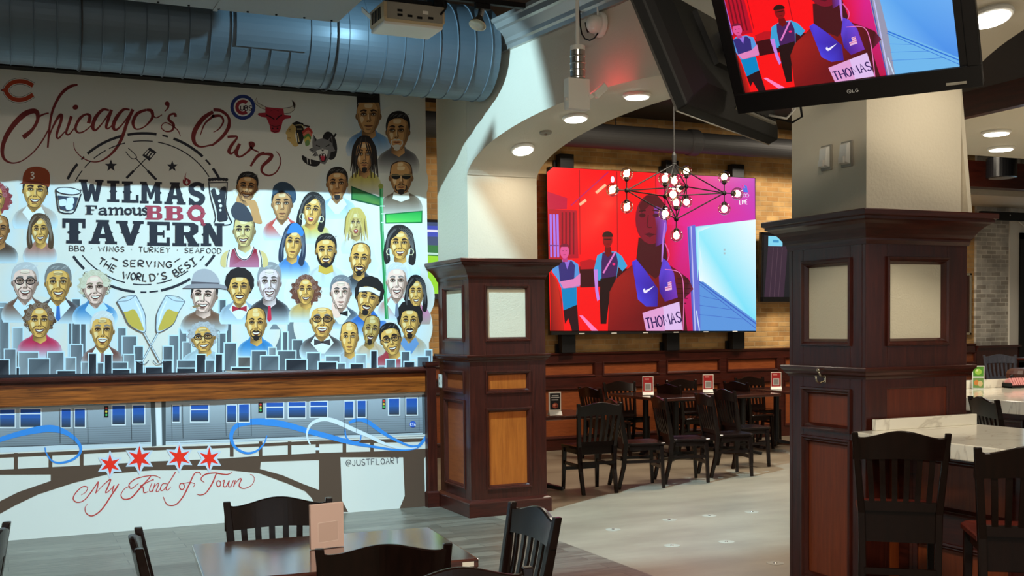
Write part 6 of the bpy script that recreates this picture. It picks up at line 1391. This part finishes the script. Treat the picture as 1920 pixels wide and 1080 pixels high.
def d_near(P):
    P.poly([(.22, .42), (.82, .40), (.82, .84), (.22, .86)], (196, 168, 156)); P.stroke([(.22, .42), (.82, .40), (.82, .84), (.22, .86), (.22, .42)], .012, (226, 206, 196), smooth=False)
def d_green(P):
    P.poly([(.08, .04), (.92, .04), (.92, .47), (.08, .47)], (90, 150, 50)); P.ell(.5, .26, .28, .13, (170, 206, 80)); P.ell(.4, .2, .1, .05, (230, 236, 170)); P.poly([(.08, .53), (.92, .53), (.92, .97), (.08, .97)], (120, 150, 80)); P.ell(.36, .74, .2, .12, (216, 130, 60)); P.ell(.66, .78, .2, .12, (226, 190, 130))
sign('menu_sleeve', 'worn pinkish paper menu sleeve standing on the near table', 'menu', (1.155, 4.31, .749), .12, .140, .178, d_near, body='paper', base=False, th=.009)
p0 = at(1040, 779, Z=.755)
sign('table_sign', 'white card with a dark food picture on the table beside the left column', 'table sign', (4.86, 9.62, .757), -.18, .125, .20, d_food)
for k, px in enumerate((1215, 1326, 1452)):
    q_ = at(px, 737, Z=.76); y = 11.75; x = at(px, 740, Y=y)[0]
    sign('table_sign', 'red and white card on the %s far table' % NT[k], 'table sign', (min(max(x, TX[k] - .25), TX[k] + .28), y, .762), -.5, .135, .20, d_red)

# ------------------------------------------------------------------ chandelier of clear globes
L_, R_, D_, T_p = at(1175, 357, Y=11), at(1358, 362, Y=11), at(1268, 411, Y=11), at(1264, 308, Y=11)
F_, B_ = at(1247, 368, Y=10.36), at(1287, 350, Y=11.64)
ctr = (L_ + R_)/2
t = thing('chandelier', 'black rod chandelier with many clear glass globes in front of the huge screen', 'chandelier', (ctr.x, 11.0, ctr.z))
def rel(v): return v - Vector(t.location)
nodes = [rel(v) for v in (L_, R_, F_, B_, D_, T_p)]; l_, r_, f_, b_2, d_, t_p = nodes
rb = MB()
for a, b in ((l_, f_), (f_, r_), (r_, b_2), (b_2, l_), (l_, d_), (r_, d_), (f_, d_), (b_2, d_), (l_, t_p), (r_, t_p), (f_, t_p), (b_2, t_p)): rb.cyl(a, b, .0075, seg=8)
rb.build('rod_frame', M['black'], t)
for v in nodes: MB().sphere(v, .028, 12).build('hub', M['black'], t, smooth=True)
sb = MB(); sb.cyl(t_p, t_p + Vector((0, 0, 4.4 - ctr.z - t_p.z)), .006, seg=8); sb.lathe([(.0, .0), (.025, .02), (.03, .10), (.012, .14)], t_p); sb.build('stem', M['black'], t)
MB().lathe([(.0, 0), (.07, 0), (.07, -.02), (.02, -.04)], (t_p.x, t_p.y, 4.4 - ctr.z)).build('ceiling_rose', M['black'], t)
U = .185
lamps = []
for v, dirs in ((l_, ((0, 0, 1), (-1, 0, 0), (0, 0, -1))), (r_, ((0, 0, 1), (1, 0, 0), (0, 0, -1))), (f_, ((0, 0, 1), (-.1, -1, 0), (0, 0, -1))), (b_2, ((0, 0, 1), (.1, 1, 0), (0, 0, -1))), (d_, ((0, 0, 1), (0, 0, -1))), (t_p, ((0, 0, -1),))):
    for q_ in dirs: lamps.append((v, Vector(q_).normalized()))
for v, q_ in lamps:
    a = MB().cyl(v, v + q_*(U - .06), .006, seg=8).lathe([(.012, 0), (.026, .012), (.030, .05)], v + q_*(U - .085), ax=q_, seg=14).build('arm', M['black'], t)
    g = MB().sphere(v + q_*U, .074, 24).build('globe', M['globe'], t, smooth=True)
    MB().sphere(v + q_*(U + .004), .036, 12, sc=(1, 1, 1.15)).build('bulb', M['bulb'], g, smooth=True)

# ------------------------------------------------------------------ bar counters
def panel_base(mb_name, t, x0, x1, y0, y1, h, faces):
    MB().box((x0, y0, 0), (x1, y1, h)).build('base', M['redpan'], t)
t = thing('bar_counter', 'white marble bar counter in front of the right column', 'counter', (4.40, 3.2, 0))
MB().box((-.43, -1.9, .985), (.43, 1.265, 1.06)).build('marble_top', M['marble'], t, bevel=.005)
MB().box((-.30, 1.235, 1.06), (.41, 1.265, 1.118)).build('upstand', M['marble'], t, bevel=.003)
MB().box((-.10, -1.85, .0), (.35, 1.26, .985)).build('base', M['redpan'], t)
fr, mo = MB(), MB(); F = face_map((-.10, 1.26, 0), (0, -1, 0), (-1, 0, 0))
for z0, z1 in ((0, .13), (.50, .66), (.93, .985)): face_box(fr, F, 0, 3.1, z0, z1, 0, .02)
for a in (0, .72, 1.5, 2.28, 3.02): face_box(fr, F, a, a + .09, .13, .93, 0, .02)
for a in (0, .72, 1.5, 2.28):
    for z0, z1 in ((.13, .50), (.66, .93)): face_mould(mo, face_map((-.12, 1.26, 0), (0, -1, 0), (-1, 0, 0)), a + .09, a + (.72 if a == 0 else .78), z0, z1, inn=-.018)
fr.build('frame', M['mahog_h'], t); mo.build('panel_moulding', M['mahog_h'], t)
t = thing('bar_counter', 'white marble bar counter at the right edge, beyond the right column', 'counter', (7.42, 4.45, 0))
MB().box((-.97, -2.5, .965), (.97, 2.42, 1.06)).build('marble_top', M['marble'], t, bevel=.005)
MB().box((-.97, 2.38, 1.06), (.97, 2.42, 1.13)).build('upstand', M['marble'], t, bevel=.003)
MB().box((-.62, -2.4, 0), (.7, 2.35, .965)).build('base', M['mahog'], t)
mo = MB(); F = face_map((-.62, 2.35, 0), (0, -1, 0), (-1, 0, 0))
for k in range(5): face_mould(mo, F, .1 + k*.93, .95 + k*.93, .14, .88)
mo.build('panel_moulding', M['mahog_h'], t)
st = seat_chair('bar_stool', '', 'bar stool', 'bar stools', .76, 1.135, M['esp'], M['seatred'], stool=True, nar=.88)
put(st, 0, 'dark bar stool with slatted back right in front of the right column', (3.61, 3.75), .72)
put(st, 1, 'dark bar stool cut off by the right edge of the photo', (3.60, 3.05), .66)
put(st, 1, 'dark bar stool behind the right column, drawn up to the farther counter', (5.70, 5.22), PI/2 + .42)
hi = seat_chair('high_chair', 'grey-blue lit bar-height chair against the far right wainscot', 'chair', None, .76, 1.13, M['bluelit'], M['bluelit'], stool=True)
q_ = at(1869, 666, Z=1.13); hi.location = (q_.x + .14, q_.y - .05, 0); hi.rotation_euler = (0, 0, PI - .5)
q_ = at(1905, 671, Z=1.07)
t = thing('high_table', 'dark bar-height table at far right in front of the window', 'table', (q_.x + .35, q_.y - .25, 0))
MB().box((-.4, -.35, 1.035), (.4, .35, 1.07)).build('tabletop', M['mahog_h'], t, bevel=.005); MB().cyl((0, 0, .03), (0, 0, 1.035), .04).build('pedestal', M['blackmet'], t); MB().cyl((0, 0, 0), (0, 0, .03), .27, .25, seg=28).build('foot', M['blackmet'], t)
q_ = at(1922, 692, Y=9.6)
t = thing('tub_seat', 'brown round-backed seat beyond the farther counter at the right edge', 'seat', (q_.x + .24, 9.7, 0))
mb = MB(); R = []
for z, r in ((.02, .30), (.5, .34), (q_.z - .06, .33), (q_.z - .02, .31), (q_.z, .27)): R.append([(r*math.cos(a), r*.8*math.sin(a), z) for a in np.linspace(0, 2*PI, 28, endpoint=False)])
mb.rings(R); mb.build('shell', M['vinyl'], t, smooth=False)
MB().cyl((0, 0, 0), (0, 0, .03), .2).build('foot', M['blackmet'], t)
q_ = at(1834, 727, Y=6.78); sign('menu_card', 'small green and white menu card on the farther marble counter', 'menu', (q_.x, 6.78, 1.061), -.75, .095, .19, d_green, base=False)
q_ = at(1904, 722, Y=6.72); q_.y = 6.72
t = thing('sugar_caddy', 'caddy of pink sugar packets on the farther marble counter', 'caddy', (q_.x, q_.y, 1.062))
MB().box((-.10, -.05, 0), (.10, .05, .012)).box((-.10, -.05, 0), (-.092, .05, .04)).box((.092, -.05, 0), (.10, .05, .04)).build('tray', M['black'], t)
rr = random.Random(3)
for k in range(7): MB().bar((-.08 + k*.026, -.02, .012), (-.08 + k*.026 + rr.uniform(-.01, .01), .01, .07), .02, .055, side=(1, 0, 0)).build('packet', M['pink'], t)
MB().cyl((.0, .035, .012), (.0, .035, .085), .016).sphere((0, .035, .09), .018, 10).build('shaker', M['black'], t)

# ------------------------------------------------------------------ far right wall: window, rail, picture, lamp
t = tag(bpy.data.objects.new('window_1', None), kind='structure'); COL.objects.link(t); t.location = (15.6, 12.95, 0)
fb = MB(); z0, z1 = .95, at(1890, 448, Y=12.95)[2]
fb.box((-.68, -.05, z0 - .1), (-.56, .08, z1 + .1)); fb.box((.56, -.05, z0 - .1), (.68, .08, z1 + .1)); fb.box((-.68, -.05, z1), (.68, .08, z1 + .1)); fb.box((-.68, -.05, z0 - .1), (.68, .08, z0)); fb.box((-.56, -.03, 1.95), (.56, .05, 2.02))
fb.build('window_frame', M['black'], t); MB().box((-.56, .03, z0), (.56, .04, z1)).build('window_pane', M['pane'], t)
mb = MB().box((14.93, 12.98, 0), (17, 13.15, z0 - .1)).box((14.93, 12.98, z1 + .1), (17, 13.15, 4.4)).box((16.28, 12.98, z0 - .1), (17, 13.15, z1 + .1)); struct(mb, 'wall_right.001', M['wallpaint'])
struct(MB().box((17, -4, 0), (17.1, 13.2, 4.4)), 'wall_right.002', M['wallpaint'])
a_, b_ = at(1838, 398, Y=12.7), at(1920, 415, Y=12.7)
t = thing('mounting_rail', 'black metal mounting rail high on the far right pier', 'rail', (a_.x, 12.7, a_.z))
MB().box((0, -.03, b_.z - a_.z + .0), (1.6, .03, .02)).build('rail', M['black'], t, bevel=.005); MB().box((.55, .03, -.08), (.75, .26, 0)).build('wall_plate', M['black'], t)
mb = MB()
for x in (.22, .6): mb.cyl((x, -.035, -.03), (x, -.03, -.03), .012); 
mb.build('screw', M['steel'], t)
q_ = at(1915, 372, Y=12.9)
t = thing('outlet_box', 'grey electrical box with a looping cable on the far right wall', 'outlet', (q_.x, 12.915, q_.z))
MB().box((-.06, -.03, -.09), (.06, .013, .09)).build('box', M['grayplast'], t, bevel=.005); MB().tube([(0, -.03, -.05), (-.02, -.06, -.12), (-.12, -.06, -.22), (-.12, -.06, -.36), (.0, -.06, -.44), (.14, -.06, -.45)], .012).build('cable', M['white'], t, smooth=True)
a_ = at(1821.5, 512, Y=12.96); b_ = at(1822, 628, Y=12.96)
t = thing('picture_frame', 'gold framed picture on brick, almost hidden behind the right column', 'picture', (a_.x - .3, 12.97, (a_.z + b_.z)/2)); hh = (a_.z - b_.z)/2
mb = MB()
for x0, x1, z0, z1 in ((-.3, .3, hh - .04, hh), (-.3, .3, -hh, -hh + .04), (-.3, -.26, -hh, hh), (.26, .3, -hh, hh)): mb.box((x0, -.02, z0), (x1, .02, z1))
mb.build('frame', M['brass'], t, bevel=.006); MB().box((-.27, -.005, -hh + .03), (.27, .01, hh - .03)).build('print', M['mahog'], t)
q_ = at(1878, 297, Y=11.2); r2 = at(1878, 334, Y=11.2)
t = thing('can_light', 'black cylinder lamp under the ceiling beam at far right', 'ceiling light', (q_.x, 11.2, r2.z))
MB().lathe([(.17, 0), (.20, .005), (.20, q_.z - r2.z), (.19, q_.z - r2.z + .01)], (0, 0, 0), seg=32).build('housing', M['blackgloss'], t); MB().cyl((0, 0, q_.z - r2.z), (0, 0, 4.4 - r2.z), .02).build('stem', M['black'], t)
MB().lathe([(.0, .004), (.13, .004), (.165, -.002)], (0, 0, 0), seg=28).build('diffuser', M['grayplast'], t)
# socket between end post and column
t = thing('wall_outlet', 'cream outlet plate on the left column near the end post', 'outlet', (3.597, 9.405, 1.14))
MB().box((-.008, -.03, -.06), (.003, .03, .06)).build('plate', M['card'], t, bevel=.002)
for z in (.012, -.036): MB().box((-.0095, -.012, z), (-.006, .012, z + .024)).build('socket', M['grayplast'], t)
# studs in the concrete floor
for k, (x, y) in enumerate(((4.381, 7.662), (5.007, 7.822), (5.416, 7.837), (5.844, 7.819), (4.438, 6.898), (4.87, 6.828), (4.722, 6.06))):
    t = thing('floor_stud', 'small round metal stud set in the tan concrete floor of the aisle', 'floor stud', (x, y, 0), group='studs in the concrete floor')
    MB().lathe([(.06, 0), (.058, .0015), (.02, .002), (0, .002)], (0, 0, .0005), seg=24).build('plate', M['grayplast'], t)
    MB().lathe([(.014, 0), (.012, .004), (0, .005)], (0, 0, .002), seg=16).build('pin', M['steel'], t)
